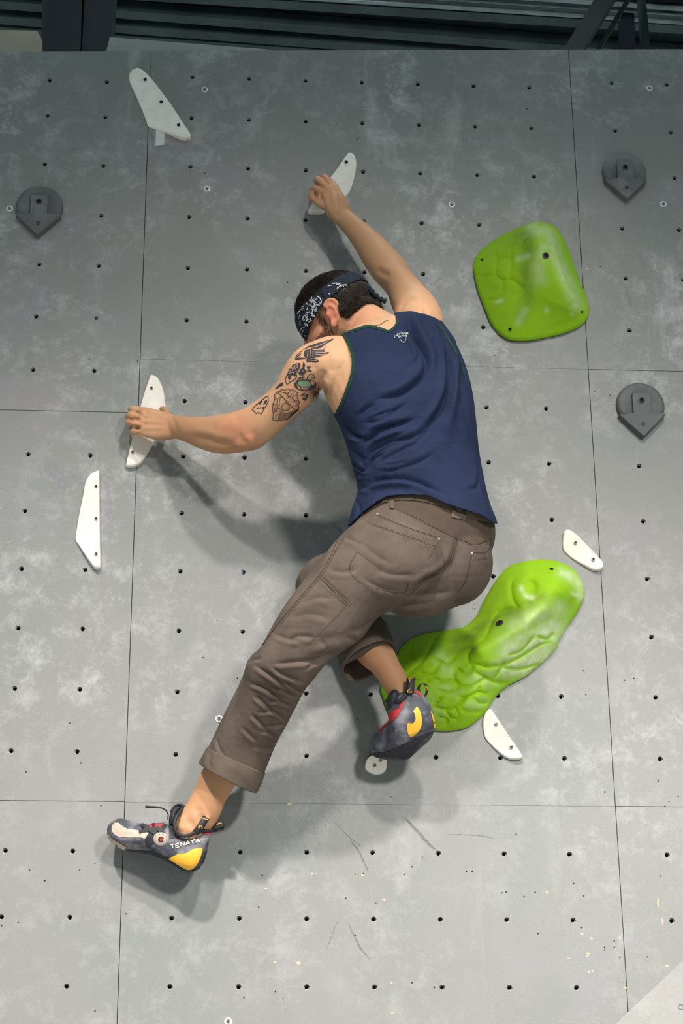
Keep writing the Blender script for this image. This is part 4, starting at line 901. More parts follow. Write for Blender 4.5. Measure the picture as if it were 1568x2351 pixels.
butt = [ellipsoid(P(1042, 1292, .315), [RT*.096, FW*.105, UP*.106]), ellipsoid(P(930, 1290, .375), [RT*.10, FW*.105, UP*.105])]
pants_me = remeshed([loft(lleg, power=2.2), loft(rleg, power=2.2), loft(pelvis, power=2.2)]+butt, 0.0031, 9)
Za = lambda l: zc(l, 640, 1100, 2.904); Zb = lambda l: zc(l, 440, 1400, 3.733)
pf = [(Zb(p), -a*0.95, w*0.8) for p, a, w in [
  ([(680,490),(780,560),(960,630)],.007,6),([(540,480),(700,590),(820,690)],.008,6),([(780,620),(950,720)],.006,5),([(500,630),(640,690),(770,790)],.008,6),([(650,660),(780,700),(880,750)],.006,5),([(540,740),(620,810),(690,880)],.008,6),
  ([(640,790),(740,790),(870,840)],.007,5),([(570,885),(700,880),(810,960)],.007,5),([(510,900),(590,980),(660,1050)],.007,6),([(640,1010),(720,1000),(800,980)],.006,5),([(430,1010),(500,1080),(560,1130)],.005,6),([(570,1040),(660,1060),(740,1110)],.006,5),
  ([(210,1100),(230,1180),(280,1260)],.004,6),([(690,470),(900,450),(1060,440),(1200,380)],.008,8),([(960,520),(1010,490),(1090,440)],.006,6),([(700,210),(850,260),(950,280)],.005,7),([(1100,260),(1150,330),(1100,400)],.005,7),([(1330,240),(1430,260)],.004,7),([(520,1170),(640,1200),(720,1180)],.004,6),([(490,470),(520,430),(590,420)],.005,6)]]
pf += [(Za(p), -a, w) for p, a, w in [
  ([(540,280),(640,310),(740,350)],.005,6),([(560,430),(650,510),(740,560)],.006,7),([(430,380),(560,440)],.006,6),([(790,330),(920,390),(1030,440)],.004,6),([(330,600),(430,620),(520,600)],.006,7),
  ([(560,660),(680,730),(820,755)],.005,7),([(130,830),(250,790),(350,800)],.006,8),([(60,930),(200,900),(330,930)],.005,8),([(880,790),(1000,780),(1150,750)],.007,8),([(800,850),(950,835),(1060,810)],.006,6),([(60,1080),(130,1050),(240,1060)],.007,7),([(460,1010),(560,1000),(640,930)],.005,8),([(430,370),(400,420),(330,520)],.005,5),([(640,600),(760,640),(900,640)],.004,8),
  ([(1190,400),(1160,530),(1090,620),(960,690),(880,770)],.012,9)]]
pf += [(Za([(280,660),(360,740),(460,820)]), -.006, 3.5), (Za([(200,1160),(330,1120),(480,1090),(600,1020)]), .004, 10)]
sculpt(pants_me, pf, True)
PBV = bvh_of(pants_me)
WAIST = [(780,1060),(1160,1060),(1160,1120),(1100,1120),(1034,1108),(980,1096),(930,1092),(880,1096),(830,1120),(780,1150)]
LCUT = [(440,1750),(475,1738),(590,1798),(640,1815),(640,1900),(400,1900)]; RCUT = [(770,1552),(790,1528),(850,1498),(900,1472),(930,1470),(930,1580),(760,1590)]
pcut = pants_me.copy(); 
co_ = getco(pcut); q_ = pix(co_); d_ = -co_[:, 1]
kill = (inside(q_, np.array(WAIST, float)) & (d_ > 0)) | inside(q_, np.array(LCUT, float)) | (inside(q_, np.array(RCUT, float)) & (d_ < 0.245))
bm = bmesh.new(); bm.from_mesh(pcut); bm.verts.ensure_lookup_table(); bmesh.ops.delete(bm, geom=[bm.verts[i] for i in np.nonzero(kill)[0]], context='VERTS'); bm.to_mesh(pcut); bm.free()
pants_me = bake(pcut, [('SOLIDIFY', dict(thickness=0.003, offset=-1.0))])
pants = child('trousers', pants_me, M['pants']); pants['label'] = 'brown canvas work trousers with rolled cuffs'
def cuff(secs, th):
    v1, f1 = loft(secs, 5, 40, 2.2, caps=False)
    me = fix_out(v1, f1); return bake(me, [('SOLIDIFY', dict(thickness=th, offset=0.0)), ('SUBSURF', dict(levels=1))])
cl_me = cuff([(479,1716,606,1772,.153,.074),(470,1733,597,1797,.146,.075),(460,1752,586,1820,.138,.075)], .008); sculpt(cl_me, [(Zb([(170,1240),(150,1300),(150,1350)]), -.004, 4), (Zb([(300,1330),(450,1400)]), .001, 8)])
o = link('cuff', cl_me, M['pants'], None, True); o.parent = pants
cr_me = cuff([(772,1488,884,1440,.150,.077),(780,1518,896,1464,.157,.078),(786,1545,905,1492,.165,.077)], .008)
o = link('cuff', cr_me, M['pants'], None, True); o.parent = pants
# stretch yoke, waistband, seams, pockets, rivets
sub('stretch_panel', fill_mesh(PBV, [Za([(770,140),(860,150),(1000,165),(1190,235),(1290,280),(1425,305),(1428,330),(1418,400),(1300,440),(1190,395),(1050,330),(920,260),(770,195)])], .0012), M['pants_dark'], pants)
sub('waistband', fill_mesh(PBV, [Za([(680,165),(720,110),(860,90),(1000,105),(1150,160),(1290,190),(1430,270),(1428,292),(1300,270),(1190,232),(1080,180),(960,150),(860,140),(780,140)])], .0014), M['rib'], pants)
sub('belt_loop', fill_mesh(PBV, [Za([(735,110),(772,112),(768,200),(742,196)])], .0032), M['pants'], pants)
sub('belt_loop', fill_mesh(PBV, [Za([(1152,150),(1243,185),(1240,275),(1148,255)])], .0032), M['pants'], pants)
sub('loop_logo', stroke_mesh(PBV, [(Za([(1180,170),(1178,190),(1198,214),(1216,198),(1214,180)]), 1.2), (Za([(1188,176),(1200,196)]), 1.1), (Za([(1206,180),(1192,192)]), 1.0)], .0042), M['print_white'], pants)
seams = [([(400,390),(300,600),(150,780),(0,960),(-110,1110)],1.6),([(415,400),(310,610),(160,790),(10,970)],1.0),([(525,480),(470,600),(540,680),(680,740),(830,757),(865,690)],1.4),([(650,235),(850,320),(1070,392)],1.4),([(630,305),(830,370),(1045,450)],1.2),([(1075,400),(1040,460),(1000,530)],1.2),
  ([(1190,260),(1190,400),(1155,540),(1085,620),(960,690),(880,765)],1.6),([(770,192),(960,280),(1190,393)],1.8),([(1190,395),(1300,438),(1420,400)],1.6),([(1285,490),(1268,600),(1240,690),(1200,745)],1.8),([(1290,488),(1380,488),(1420,430)],1.8),([(1290,540),(1390,530)],1.0),([(280,665),(360,740),(460,825)],3.0),([(270,640),(300,690),(450,835),(470,812),(300,650)],1.0),([(450,840),(380,920),(310,990),(200,1100)],1.2),([(525,485),(610,545),(690,600)],1.0)]
sub('seam', stroke_mesh(PBV, [(spline(Za(p), 5), w*0.75) for p, w in seams], .0010), M['seam'], pants)
sub('stitching', stroke_mesh(PBV, [(spline(Za([(x+8, y+9) for x, y in p]), 5), 0.6) for p, w in seams[2:10]], .0010), M['stitch'], pants)
for x, y in ((657,235),(1067,402),(1287,498)):
    px, py = Za([(x, y)])[0]; c = hit(PBV, px, py, .0005)
    v, f = ellipsoid(c, [RT*.0036, FW*.0022, UP*.0036], 14, 8); o = link('rivet', mesh('rivet', v, f), M['rivet'], None, True); o.parent = pants

# ---- climbing shoes
def shoe(name, parts, strokes, voxel=0.003):
    me = remeshed(parts, voxel, 6); sculpt(me, strokes); o = child(name, me, M['rubber']); return o, bvh_of(me)
lsh = [loft([(251,1900,250,1922,.050,.016),(258,1890,256,1934,.052,.030),(276,1881,270,1944,.056,.038),(298,1885,292,1953,.062,.042),(322,1892,318,1957,.068,.045),(346,1893,350,1963,.075,.044),(372,1890,382,1978,.082,.042),(398,1898,412,1996,.088,.040),(428,1915,438,2002,.092,.038),(456,1908,458,1992,.094,.035),(478,1908,472,1968,.095,.028),(485,1911,479,1935,.095,.018)], power=2.4)]
ls, LBV = shoe('climbing_shoe', lsh, [(Z4([(300,1075),(450,1060),(560,1050),(760,1160)]), -.002, 3), (Z4([(350,780),(420,860),(540,870)]), -.002, 4), (Z4([(140,860),(200,940),(330,960),(520,960)]), .002, 6)])
ls['label'] = 'shoe on the straight leg with dial, lettering and amber heel'
def collar(pts, r, m, name, par):
    a = catmull([list(P(*p)) for p in pts], 5); v, f = tube([Vector(x) for x in a], r, 8); return sub(name, (v, f), m, par)
sub('cream_panel', fill_mesh(LBV, [spline(Z4([(200,780),(170,820),(180,880),(240,925),(380,935),(480,935),(520,945),(560,885),(470,860),(360,850),(290,820),(240,780)]), 3)], .0008), M['cream'], ls)
sub('toe_sole', fill_mesh(LBV, [Z4([(136,890),(165,935),(220,975),(325,1035),(305,1066),(215,1026),(158,975),(138,930)])], .0012), M['cream'], ls)
sub('sole', fill_mesh(LBV, [Z4([(300,1085),(330,1060),(460,1070),(600,1080),(760,1150),(900,1250),(1010,1280),(1100,1240),(1150,1120),(1185,960),(1205,960),(1178,1130),(1115,1250),(1010,1305),(900,1275),(760,1185),(600,1118),(450,1088)])], .0010), M['rubber_dark'], ls)
sub('side_panel', fill_mesh(LBV, [Z4([(520,950),(560,890),(610,900),(620,1000),(550,1045),(530,1020)])], .0010), M['rubber_dark'], ls)
sub('side_panel', fill_mesh(LBV, [Z4([(770,800),(830,790),(850,880),(890,930),(780,950)])], .0010), M['rubber_dark'], ls)
sub('heel_patch', fill_mesh(LBV, [spline(Z4([(770,1160),(860,1115),(960,1100),(1030,1060),(1122,1048),(1118,1100),(1090,1180),(1040,1250),(980,1276),(900,1240),(830,1195)]), 3)], .0014), M['yellow'], ls)
sub('lettering', stroke_mesh(LBV, [([(a, b) for a, b in ln], w) for ln, w in text_strokes('TENAYA', 392.5, 1949, 8.6, -0.235, 1.37, 2.2, .15, 1.5)] , .0016), M['print_white'], ls)
for ln in (): pass
sub('red_tongue', fill_mesh(LBV, [Z4([(555,800),(640,775),(720,760),(730,800),(650,840),(590,840)])], .0010), M['red'], ls)
sub('red_lining', fill_mesh(LBV, [Z4([(850,900),(895,915),(890,935),(865,930)])], .0010), M['red'], ls)
sub('red_lining', fill_mesh(LBV, [Z4([(1125,880),(1215,885),(1212,905),(1130,900)])], .0010), M['red'], ls)
for pl in ([(470,800),(560,850),(640,900)], [(610,780),(620,850),(640,920)], [(690,880),(720,820),(760,780)], [(460,880),(530,860),(600,860)], [(640,830),(700,880),(730,900)]):
    sub('strap', stroke_mesh(LBV, [(spline(Z4(pl), 4), 8)], .0028), M['rubber_dark'], ls)
c = hit(LBV, *Z4([(690,955)])[0], .002); v, f = join([ellipsoid(c, [RT*.0185, FW*.006, UP*.0165], 28, 12)]); dial = sub('dial', (v, f), M['cream'], ls); DB = bvh_of(dial.data)
sub('dial_mark', stroke_mesh(DB, [([(371.5+4.2*math.cos(a), 1927+4.2*math.sin(a)) for a in np.linspace(0.6, 5.7, 20)] if False else [(369.6+5.2*math.cos(a), 1927+5.0*math.sin(a)) for a in np.linspace(.5, 6.0, 24)], 3.2)], .0005), M['rubber_dark'], ls)
sub('dial_cross', stroke_mesh(DB, [([(369.6,1922),(369.6,1932)],2.0), ([(365.5,1926),(374,1926)],2.0)], .0008), M['red'], ls)
sub('dial_text', stroke_mesh(DB, [([(369.6+13*math.cos(a), 1927+11.8*math.sin(a)), (369.6+14.6*math.cos(a), 1927+13.2*math.sin(a))], 1.0) for a in np.linspace(2.6, 6.6, 18)], .0005), M['rubber_dark'], ls)
collar([(393,1866,.06),(402,1853,.07),(413,1849,.08),(421,1853,.10),(412,1866,.125),(402,1884,.135),(403,1906,.137),(416,1918,.135),(432,1918,.135),(455,1909,.132),(484,1908,.112)], .0045, M['rubber_dark'], 'collar', ls)
tv, tf = loft([(388,1893,402,1900,.085,.020),(388,1878,404,1884,.085,.024),(394,1862,414,1862,.083,.022),(404,1851,420,1855,.085,.018)], 4, 20); sub('tongue', (tv, tf), M['rubber_dark'], ls)
collar([(385,1880,.085),(386,1870,.11),(381,1861,.125),(370,1855,.13),(352,1853,.13),(333,1852,.13)], [.0014]*11+[.0018]*6+[.0026]*6+[.0030]*2+[.0012], M['rubber_dark'], 'lace_strap', ls)
def tab(lo, par, w):
    # a flat webbing loop standing off the heel; pts are pixel+depth of the band centre line
    a = catmull([list(P(*p)) for p in lo], 5); V = []; Fc = []
    for i, x in enumerate(a):
        x = Vector(x); t = Vector(a[min(i+1, len(a)-1)]-a[max(i-1, 0)]).normalized(); s = (w[1]-t*w[1].dot(t)).normalized()
        V += [x+s*w[0]/2, x-s*w[0]/2]
    Fc = [(2*i, 2*i+1, 2*i+3, 2*i+2) for i in range(len(a)-1)]
    me = bake(mesh('pull_tab', V, Fc), [('SOLIDIFY', dict(thickness=0.0016, offset=0))]); o = link('pull_tab', me, M['rubber_dark'], None, True); o.parent = par; return o, me
tb, tm = tab([(449,1912,.137),(462,1896,.143),(471,1880,.140),(475,1877,.130)], ls, (.017, RT*.75-UP*.6)); sub('tab_mark', stroke_mesh(bvh_of(tm), [(Z4([(1080,830),(1095,812),(1120,815),(1128,840)]), 1.4), (Z4([(1098,815),(1090,845)]), 1.2), (Z4([(1130,735),(1185,745)]), 1.4)], .0006), M['yellow'], ls)
tb, tm = tab([(486,1908,.10),(494,1896,.105),(504,1888,.11),(513,1893,.11),(513,1901,.105),(502,1905,.10),(487,1907,.095)], ls, (.012, FW+UP*.5)); 
sub('tab_mark', stroke_mesh(bvh_of(tm), [([(498,1893),(503,1890),(509,1890)], 1.6)], .0006), M['yellow'], ls)
# right shoe
rsh = [loft([(893,1613,958,1588,.168,.040),(889,1632,982,1612,.170,.045),(893,1650,996,1645,.168,.048),(884,1674,996,1672,.152,.046),(868,1693,976,1692,.126,.044),(852,1706,957,1712,.100,.042),(848,1718,945,1727,.080,.036),(853,1729,925,1734,.070,.024)], power=2.8)]
rs, RBV = shoe('climbing_shoe', rsh, [(zc([(600,1640),(800,1600),(1000,1500),(1120,1430),(1330,1340)], 740, 1420, 5.227), -.003, 6), (zc([(700,1430),(900,1330),(960,1250)], 740, 1420, 5.227), -.002, 8), (zc([(820,1380),(850,1320)], 740, 1420, 5.227), -.002, 4), (zc([(600,1500),(700,1560),(850,1560)], 740, 1420, 5.227), .003, 8)])
rs['label'] = 'chalky shoe on the bent leg with hook-shaped amber patch and red lining'
Zr = lambda l: zc(l, 740, 1420, 5.227)
sub('hook_patch', fill_mesh(RBV, [spline(Zr([(1135,1055),(1170,1110),(1192,1200),(1185,1300),(1130,1380),(1060,1420),(1025,1370),(1018,1290),(1030,1252),(1080,1258),(1115,1220),(1112,1160),(1088,1115)]), 3)], .0014), M['yellow'], rs)
sub('sole', fill_mesh(RBV, [Zr([(590,1620),(800,1590),(1000,1495),(1110,1430),(1340,1345),(1330,1365),(1185,1480),(1085,1640),(1000,1690),(820,1665),(680,1675),(590,1655)])], .0010), M['rubber_dark'], rs)
sub('heel_edge', fill_mesh(RBV, [Zr([(1290,1105),(1320,1150),(1352,1250),(1348,1330),(1330,1350),(1328,1250),(1310,1170)])], .0014), M['yellow'], rs)
sub('red_lining', fill_mesh(RBV, [Zr([(985,935),(1000,960),(960,1070),(900,1180),(800,1260),(720,1340),(690,1400),(700,1340),(760,1220),(820,1120),(920,1080)])], .0012), M['red'], rs)
sub('red_lining', fill_mesh(RBV, [Zr([(1095,870),(1150,880),(1190,925),(1180,940),(1130,900),(1095,890)])], .0012), M['red'], rs)
collar([(889,1609,.15),(900,1613,.19),(914,1611,.212),(925,1604,.216),(932,1594,.214)], .0058, M['rubber_dark'], 'collar', rs)
tv, tf = loft([(888,1612,922,1606,.172,.040),(887,1622,925,1610,.176,.042),(893,1636,918,1622,.18,.03)], 4, 20); sub('tongue', (tv, tf), M['rubber_dark'], rs)
tb, tm = tab([(941,1592,.222),(942,1575,.224),(943,1558,.220),(946,1560,.205)], rs, (.020, RT)); sub('tab_mark', stroke_mesh(bvh_of(tm), [(Zr([(1030,730),(1060,718),(1090,730)]), 1.6), (Zr([(1050,722),(1048,765)]), 1.4), (Zr([(1040,745),(1060,740)]), 1.2), (Zr([(1050,845),(1022,870),(1030,890)]), 1.6), (Zr([(1045,880),(1075,885)]), 2.0)], .0006), M['yellow'], rs)
tb, tm = tab([(974,1605,.19),(979,1590,.195),(980,1577,.198),(973,1570,.20),(964,1573,.198),(961,1583,.195),(966,1597,.19)], rs, (.012, FW+RT*.5)); sub('tab_mark', stroke_mesh(bvh_of(tm), [(Zr([(1240,815),(1262,830),(1255,860)]), 1.4)], .0006), M['yellow'], rs)

# ---- bandana, hair, beard, eyes
def head_shell(grow, keep, n=96, m=64):
    v = []; f = []; idx = {}
    c = Vector((-.008, 0, .018)); ax = (.098+grow, .077+grow, .090+grow)
    for i in range(m+1):
        th = math.pi*i/m
        for k in range(n):
            ph = 2*math.pi*k/n; d = Vector((math.sin(th)*math.cos(ph), math.sin(th)*math.sin(ph), math.cos(th)))
            loc = Vector((c.x+d.x*ax[0], c.y+d.y*ax[1], c.z+d.z*ax[2])); w = keep(loc, d)
            v.append((loc, w))
    V = []; 
    for i in range(m):
        for k in range(n):
            q = (i*n+k, i*n+(k+1) % n, (i+1)*n+(k+1) % n, (i+1)*n+k)
            if all(v[j][1] for j in q): f.append(q)
    used = sorted({j for q in f for j in q}); mp = {j: t for t, j in enumerate(used)}
    return [HP(*v[j][0]) for j in used], [tuple(mp[j] for j in q) for q in f]
# band: height above a plane that dips towards the brow
def band_s(l): return l.z-(0.034-0.26*l.x)            # 0 on the band centre line
def band_w(l): return 0.021+0.16*max(0.0, l.x)        # half width grows towards the forehead
bsh = head_shell(.011, lambda l, d: abs(band_s(l)) < band_w(l), 160, 110)
bme = bake(fix_out(*bsh), [('SOLIDIFY', dict(thickness=0.004, offset=0)), ('SMOOTH', dict(factor=.5, iterations=2))])
band = child('bandana', bme, M['bandana']); band['label'] = 'navy paisley bandana tied round the head'
Zh = lambda l: zc(l, 640, 600, 5.227)
sculpt(bme, [(Zh([(480,330),(520,440),(540,520)]), -.003, 4), (Zh([(350,470),(360,600),(330,760)]), -.003, 4), (Zh([(660,340),(690,410)]), -.003, 4), (Zh([(560,420),(760,360),(1000,320)]), .002, 5)])
BB = bvh_of(bme)
pr = [([(260,510),(300,480),(325,455),(335,500),(345,520)],2.2),([(365,400),(385,395),(400,430),(385,470)],2),([(360,430),(370,470),(390,480)],1.8),([(400,480),(390,520),(410,550),(430,520),(420,480),(440,490),(435,530),(455,520)],1.8),([(460,420),(490,440),(510,480),(500,510),(460,520)],2),([(420,590),(440,570),(460,590),(430,600)],1.8),([(400,630),(430,650),(460,630),(500,580),(525,540)],2.2),([(395,650),(430,660),(470,640),(515,600)],1.8),
 ([(290,690),(300,660),(330,640),(355,650),(330,670),(350,690),(330,710)],2),([(340,710),(370,690),(385,710),(360,730)],2.2),([(320,760),(340,750),(350,780)],2),([(300,790),(330,780)],1.8),([(240,880),(260,830),(280,800)],1.6),([(270,880),(285,850),(300,820)],1.6),([(225,630),(240,610),(248,620)],2),([(420,350),(460,340),(490,330),(520,310)],2),([(640,270),(680,265),(740,270)],2.4),([(700,330),(720,310),(760,285)],2.2),([(760,290),(840,280),(920,300),(1000,300),(1060,320)],2.4),([(860,300),(900,310),(930,305)],3),([(605,395),(612,385)],3),([(690,280),(760,290)],1.8),([(590,300),(640,290)],1.4)]
_poly = np.array([(215,640),(300,470),(410,360),(500,335),(535,460),(530,560),(430,660),(330,780),(280,880),(235,800)], float)
for _ in range(400):
    x_, y_ = random.uniform(200, 545), random.uniform(330, 890)
    if len(pr) < 68 and inside(np.array([[x_, y_]]), _poly)[0]:
        a0, r0, ln = random.uniform(0, 6.28), random.uniform(8, 20), random.uniform(1.5, 4.0)
        pr.append(([(x_+r0*math.cos(a0+ln*k/4), y_+r0*math.sin(a0+ln*k/4)) for k in range(5)], random.uniform(1.0, 1.7)))
for k in range(16): pr.append(([(700+24*k, 318-5*k*(1 if k < 4 else .4)), (708+24*k, 312-5*k*(1 if k < 4 else .4))], 1.6))
sub('paisley_print', stroke_mesh(BB, [(spline(Zh(p), 4), w) for p, w in pr], .0012), M['bandana_white'], band)
kx = P(843, 662, .372)
sub('knot', ellipsoid(kx, [hf*.009, hl*.012, hu*.010], 20, 12), M['bandana'], band)
a = catmull([list(kx)]+[list(P(*p)) for p in ((852,668,.378),(862,678,.382),(874,687,.385),(887,692,.385))], 5)
sub('tail', tube([Vector(x) for x in a], [.006+.0022*math.sin(i*1.3) for i in range(len(a)-4)]+[.0045, .0075, .0075, .003], 8), M['bandana'], band)
def hairline(l):
    # scalp region: above a line that drops to the nape, clear of face and ears
    if l.x > .055: return l.z > .055
    if l.x > .010: return l.z > .020+(l.x-.010)*0.8
    return l.z > -.052-.10*(l.x+.05) if l.x < -.012 else l.z > .014
cap = bake(fix_out(*head_shell(.005, lambda l, d: hairline(l), 140, 100)), [('SOLIDIFY', dict(thickness=0.006, offset=0))])
hair = child('hair', cap, M['hair']); hair['label'] = 'short dark brown hair above and below the bandana'
V = []; Fc = []
def strand(p, d, n, L, r, curl, V=V, Fc=Fc):
    side = n.cross(d).normalized(); b0 = len(V); k = 5
    for i in range(k):
        t = i/(k-1); q = p+d*L*t+n*(L*(0.22*t-0.24*t*t))+side*(curl*math.sin(t*3+curl*900)*1.0); rr = r*(1-0.85*t)
        for j in range(3): a_ = 2.094*j; V.append(q+side*rr*math.cos(a_)+n*rr*math.sin(a_))
    for i in range(k-1):
        for j in range(3): Fc.append((b0+3*i+j, b0+3*i+(j+1) % 3, b0+3*i+3+(j+1) % 3, b0+3*i+3+j))
cnt = 0
while cnt < 9000:
    d = Vector((random.gauss(0, 1), random.gauss(0, 1), random.gauss(0, 1))).normalized()
    l = Vector((-.008+d.x*.106, d.y*.085, .018+d.z*.096))
    if not hairline(l) or abs(band_s(l)) < band_w(l)*0.8: continue
    n = (hf*d.x+hl*d.y+hu*d.z).normalized(); top = band_s(l) > 0
    flow = (hf*-1.0+hu*(-0.1 if top else -1.1)+Vector([random.gauss(0, .33) for _ in range(3)])); flow = (flow-n*flow.dot(n)).normalized()
    strand(HP(*l), flow, n, random.uniform(.020, .042) if top else random.uniform(.014, .028), .00070, random.uniform(-.010, .010)); cnt += 1
for _ in range(34):                                   # loose curls at the forehead edge
    l = Vector((.075+random.uniform(-.03, .012), random.uniform(-.05, .05), .085+random.uniform(-.03, .01))); n = (hf*.7+hu*.7).normalized()
    strand(HP(*l), (hf*random.uniform(-.2, 1)+hl*random.gauss(0, .6)+hu*random.uniform(-.2, 1)).normalized(), n, random.uniform(.016, .03), .00032, random.uniform(-.014, .014))
NAPE = np.array([(776,690),(779,712),(785,722),(797,727),(820,724),(841,721),(868,726),(872,700),(856,655),(800,655),(776,670)], float)
cs_ = np.array([p.center[:] for p in body_me.polygons]); ns_ = np.array([p.normal[:] for p in body_me.polygons])
rl_ = cs_-np.array(HC); lx, ly, lz = rl_@np.array(hf), rl_@np.array(hl), rl_@np.array(hu)
ok = (np.linalg.norm(rl_, axis=1) < .122) & (lx < -.022) & (lz < .05) & np.where(ly >= -.01, inside(pix(cs_), NAPE), lz > -.066)
for i in np.nonzero(ok)[0]:
    n = Vector(ns_[i]); c = Vector(cs_[i])
    for _ in range(5):
        fl = hf*-.55+hu*-1.0+Vector([random.gauss(0, .28) for _ in range(3)]); fl = (fl-n*fl.dot(n)).normalized()
        strand(c+Vector([random.uniform(-.0018, .0018) for _ in range(3)])+n*random.uniform(0, .006), fl, n, random.uniform(.010, .022), .0008, random.uniform(-.006, .006))
hs = link('strands', mesh('strands', V, Fc), M['hair'], None, True); hs.parent = hair; hs['kind'] = 'stuff'
V = []; Fc = []
tri = [(p.vertices[:], p.center.copy(), p.normal.copy()) for p in body_me.polygons]
for vs, c, n in tri:
    r_ = c-HC; l = Vector((r_.dot(hf), r_.dot(hl), r_.dot(hu)))
    if l.length > .16: continue
    jaw = (-.115 < l.z < -.030) and (.012 < l.x < .12) and l.z < -.030-.35*(l.x-.012)*0.6
    burn = (-.05 < l.z < .012) and (.014 < l.x < .030) and abs(l.y) > .055
    if (jaw or burn) and not (abs(l.y) < .022 and l.x > .09 and -.068 < l.z < -.05):
        for _ in range(2):
            if random.random() < .8:
                fl = (hu*-1+hf*.15+Vector([random.gauss(0, .3) for _ in range(3)])); fl = (fl-n*fl.dot(n)*.7).normalized()
                strand(c+Vector([random.uniform(-.0015, .0015) for _ in range(3)]), fl, n, random.uniform(.006, .012), .00035, .0, V, Fc)
if Fc:
    bd = child('beard', mesh('beard', V, Fc), M['beard']); bd['kind'] = 'stuff'; bd['label'] = 'short brown beard along the jaw'
V = []; Fc = []
for _ in range(110):
    px, py = 726+random.gauss(0, 5), 900+random.gauss(0, 8); c = hit(BV, px, py, 0.0)
    if c is None: continue
    n = -ray(px, py).normalized(); strand(c, (UP*-1+RT*random.uniform(-.2, .7)+n*random.uniform(-.1, .4)).normalized(), n, random.uniform(.008, .018), .0004, random.uniform(-.006, .006), V, Fc)
ah = child('armpit_hair', mesh('armpit_hair', V, Fc), M['hair']); ah['kind'] = 'stuff'
for s in (1, -1):
    v, f = ellipsoid(HP(.076, s*.032, -.010), [hf*.013, hl*.014, hu*.011], 20, 12); e = child('eye', mesh('eye', v, f), M['eye'])
    v, f = ellipsoid(HP(.0875, s*.032, -.010), [hf*.002, hl*.006, hu*.006], 16, 8); sub('iris', (v, f), M['dark_bolt'], e)
    v, f = tube([HP(.085, s*.016, .010), HP(.090, s*.032, .016), HP(.076, s*.052, .010)], [.003, .0036, .002], 8); child('eyebrow', mesh('eyebrow', v, f), M['hair'])
# neck cord
NB = bvh_of(body_me, tank_me)
sub_c = stroke_mesh(BV, [(spline([(860,748),(872,746),(880,741),(886,737),(892,736)], 4), 1.1)], .0012)
if sub_c[1]: child('neck_cord', mesh('neck_cord', *sub_c), M['beard'])

# ---- tattoos (flat ink on the upper arm)
Zt = lambda l: zc(l, 560, 740, 5.227)
ink = []; fills = []; soft = []
fills += [Zt(p) for p in (
 [(720,385),(730,340),(770,325),(800,320),(850,335),(960,330),(985,345),(940,352),(1030,362),(1000,378),(900,378),(980,390),(880,398),(940,405),(850,422),(760,432),(728,410)],
 [(700,335),(780,285),(850,262),(900,245),(990,222),(1075,195),(1070,212),(1000,250),(965,275),(940,300),(880,318),(800,312),(860,285),(800,295)],
 [(610,440),(650,395),(690,370),(680,400),(650,425),(735,425),(742,436),(680,445),(625,450)], [(745,445),(790,432),(850,438),(895,455),(900,470),(860,482),(800,472),(760,480)],
 [(515,640),(540,570),(590,510),(640,490),(680,490),(675,540),(640,600),(612,640),(560,632)], [(530,650),(560,640),(572,665),(550,685),(532,672)], [(705,520),(715,470),(735,510),(728,545),(708,545)], [(755,520),(780,535),(795,505),(802,540),(780,560),(760,550)], [(680,560),(720,545),(750,590),(720,630),(690,620),(660,600)], [(650,605),(690,600),(700,635),(670,630)], [(760,578),(790,570),(820,582),(790,592)], [(645,668),(690,655),(745,660),(690,672),(650,680)],
 [(370,800),(430,740),(475,715),(465,760),(430,770),(415,785)], [(605,735),(640,690),(650,700),(630,745),(660,800),(625,775)], [(770,768),(830,752),(862,720),(866,740),(830,800),(760,815),(800,790)], [(675,885),(700,855),(735,845),(715,875),(690,888)], [(700,920),(720,880),(755,855),(772,870),(760,910),(735,945),(715,930)],
 [(235,980),(250,945),(275,930),(283,950),(262,975),(240,988)], [(180,970),(210,940),(225,945),(205,975),(190,995)], [(222,1020),(245,1010),(240,1035),(225,1040)], [(640,1040),(660,1050),(600,1100),(560,1130),(520,1160),(560,1100)])]
W = 1.7
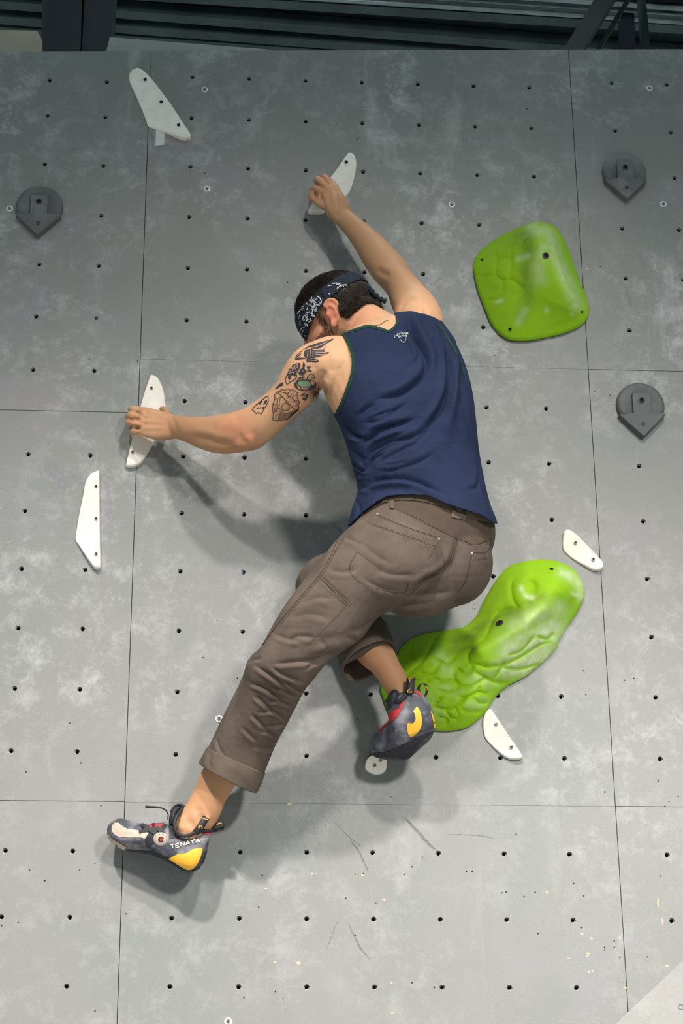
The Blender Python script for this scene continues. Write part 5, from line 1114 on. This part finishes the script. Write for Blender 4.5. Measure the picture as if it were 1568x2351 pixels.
ink += [(Zt(p), w) for p, w in (
 ([(700,340),(640,390),(620,430)],1.6), ([(850,420),(800,450)],1.5), ([(980,275),(960,330)],1.5), ([(500,680),(515,640),(560,560)],2), ([(612,640),(640,630),(632,660),(605,690),(560,710),(520,745),(505,720),(500,680)],2.2), ([(540,690),(560,720)],1.6), ([(580,690),(600,700)],1.6), ([(715,545),(705,700)],1.8), ([(780,560),(740,600)],1.5),
 ([(605,740),(640,695),(740,685),(830,700),(866,725),(860,770),(820,800),(740,820),(660,808),(620,780),(605,740)],2.4), ([(640,740),(680,775),(780,778),(815,750),(770,700),(650,705),(640,740)],1.8), ([(680,778),(690,810)],1.6), ([(755,690),(765,650),(800,620),(840,630),(856,665),(830,670),(815,650),(800,720)],2.0), ([(700,800),(760,800),(800,785)],1.6), ([(745,825),(740,860)],1.4),
 ([(100,1050),(130,1010),(200,950),(260,900),(295,880),(295,950),(270,1000),(240,1040),(215,1100),(180,1080),(150,1098),(130,1070),(100,1050)],2.0), ([(150,1025),(165,1040),(175,1020),(190,1035),(200,1015),(215,1030)],1.6),
 ([(345,1165),(355,1110),(345,1040),(350,980),(370,930),(365,880),(400,835),(430,830),(450,805),(500,815),(520,795),(560,815),(590,805),(610,830),(650,850),(640,900),(665,960),(650,1000),(660,1030),(620,1080),(570,1120),(520,1170),(480,1160),(450,1180),(400,1170),(370,1182),(345,1165)],1.9),
 ([(400,835),(450,880),(500,930),(560,1000),(630,1070)],2.0), ([(430,830),(500,850),(560,900),(600,930),(650,1000)],1.5), ([(370,930),(410,910),(450,880)],1.4), ([(410,910),(395,980),(350,1000)],1.4), ([(395,980),(410,1030),(460,1050),(455,1000),(500,960),(530,985),(555,1040),(500,1060),(460,1050)],1.6), ([(425,960),(440,900),(470,895)],1.4), ([(425,960),(430,1000),(410,1030)],1.4), ([(360,1070),(410,1040)],1.4), ([(360,1080),(420,1060),(490,1100),(470,1150)],1.6), ([(490,1100),(580,1070),(620,1080)],1.5), ([(410,1090),(370,1160)],1.4), ([(440,1080),(410,1165)],1.4), ([(520,910),(560,880),(600,840)],1.4), ([(560,920),(610,880),(640,870)],1.4), ([(580,960),(620,930),(660,960)],1.4), ([(540,840),(520,880),(540,900)],1.4), ([(470,840),(520,850),(560,830)],1.3), ([(380,890),(370,920)],1.4), ([(600,1000),(640,1010)],1.4), ([(430,1150),(440,1180)],1.3))]
soft += [Zt(p) for p in ([(430,1090),(480,1100),(465,1150),(400,1165),(420,1110)], [(500,1105),(580,1080),(610,1085),(520,1165),(480,1150)], [(380,1010),(405,1030),(365,1070),(352,1040)])]
gaps = [(Zt(p), w) for p, w in (([(772,330),(765,420)],1.5), ([(800,335),(795,415)],1.2), ([(832,342),(832,412)],1.6), ([(860,360),(990,366)],1.2), ([(860,384),(960,392)],1.1), ([(850,300),(930,270),(1010,232)],1.3), ([(800,306),(870,300)],1.2), ([(560,560),(640,510)],1.2), ([(545,590),(650,535)],1.2), ([(570,520),(600,620)],1.2), ([(605,505),(635,590)],1.2), ([(640,495),(655,560)],1.2), ([(535,615),(625,590)],1.2), ([(780,455),(880,462)],1.4), ([(640,430),(680,400)],1.4), ([(700,575),(725,600)],1.2), ([(720,900),(750,880)],1.2))]
tt_ob = child('tattoo', mesh('tattoo', *stroke_mesh(BV, [(p, w*0.78) for p, w in ink], .0008)), M['ink']); tt_ob['kind'] = 'stuff'; tt_ob['label'] = 'black line tattoos of bird, leaves, bowl and crystal on the upper arm'
sub('tattoo_fill', fill_mesh(BV, fills, .0007, 3.0), M['ink'], tt_ob)
sub('tattoo_gap', stroke_mesh(BV, gaps, .0012), M['skin_light'], tt_ob)  # skin-coloured strokes that break up the ink fills
sub('tattoo_shading', fill_mesh(BV, soft, .0004, 4.0), M['ink_soft'], tt_ob)
sub('tattoo_colour', fill_mesh(BV, [Zt([(648,735),(655,712),(760,705),(805,745),(775,772),(685,768)])], .0006, 3.0), M['teal'], tt_ob)
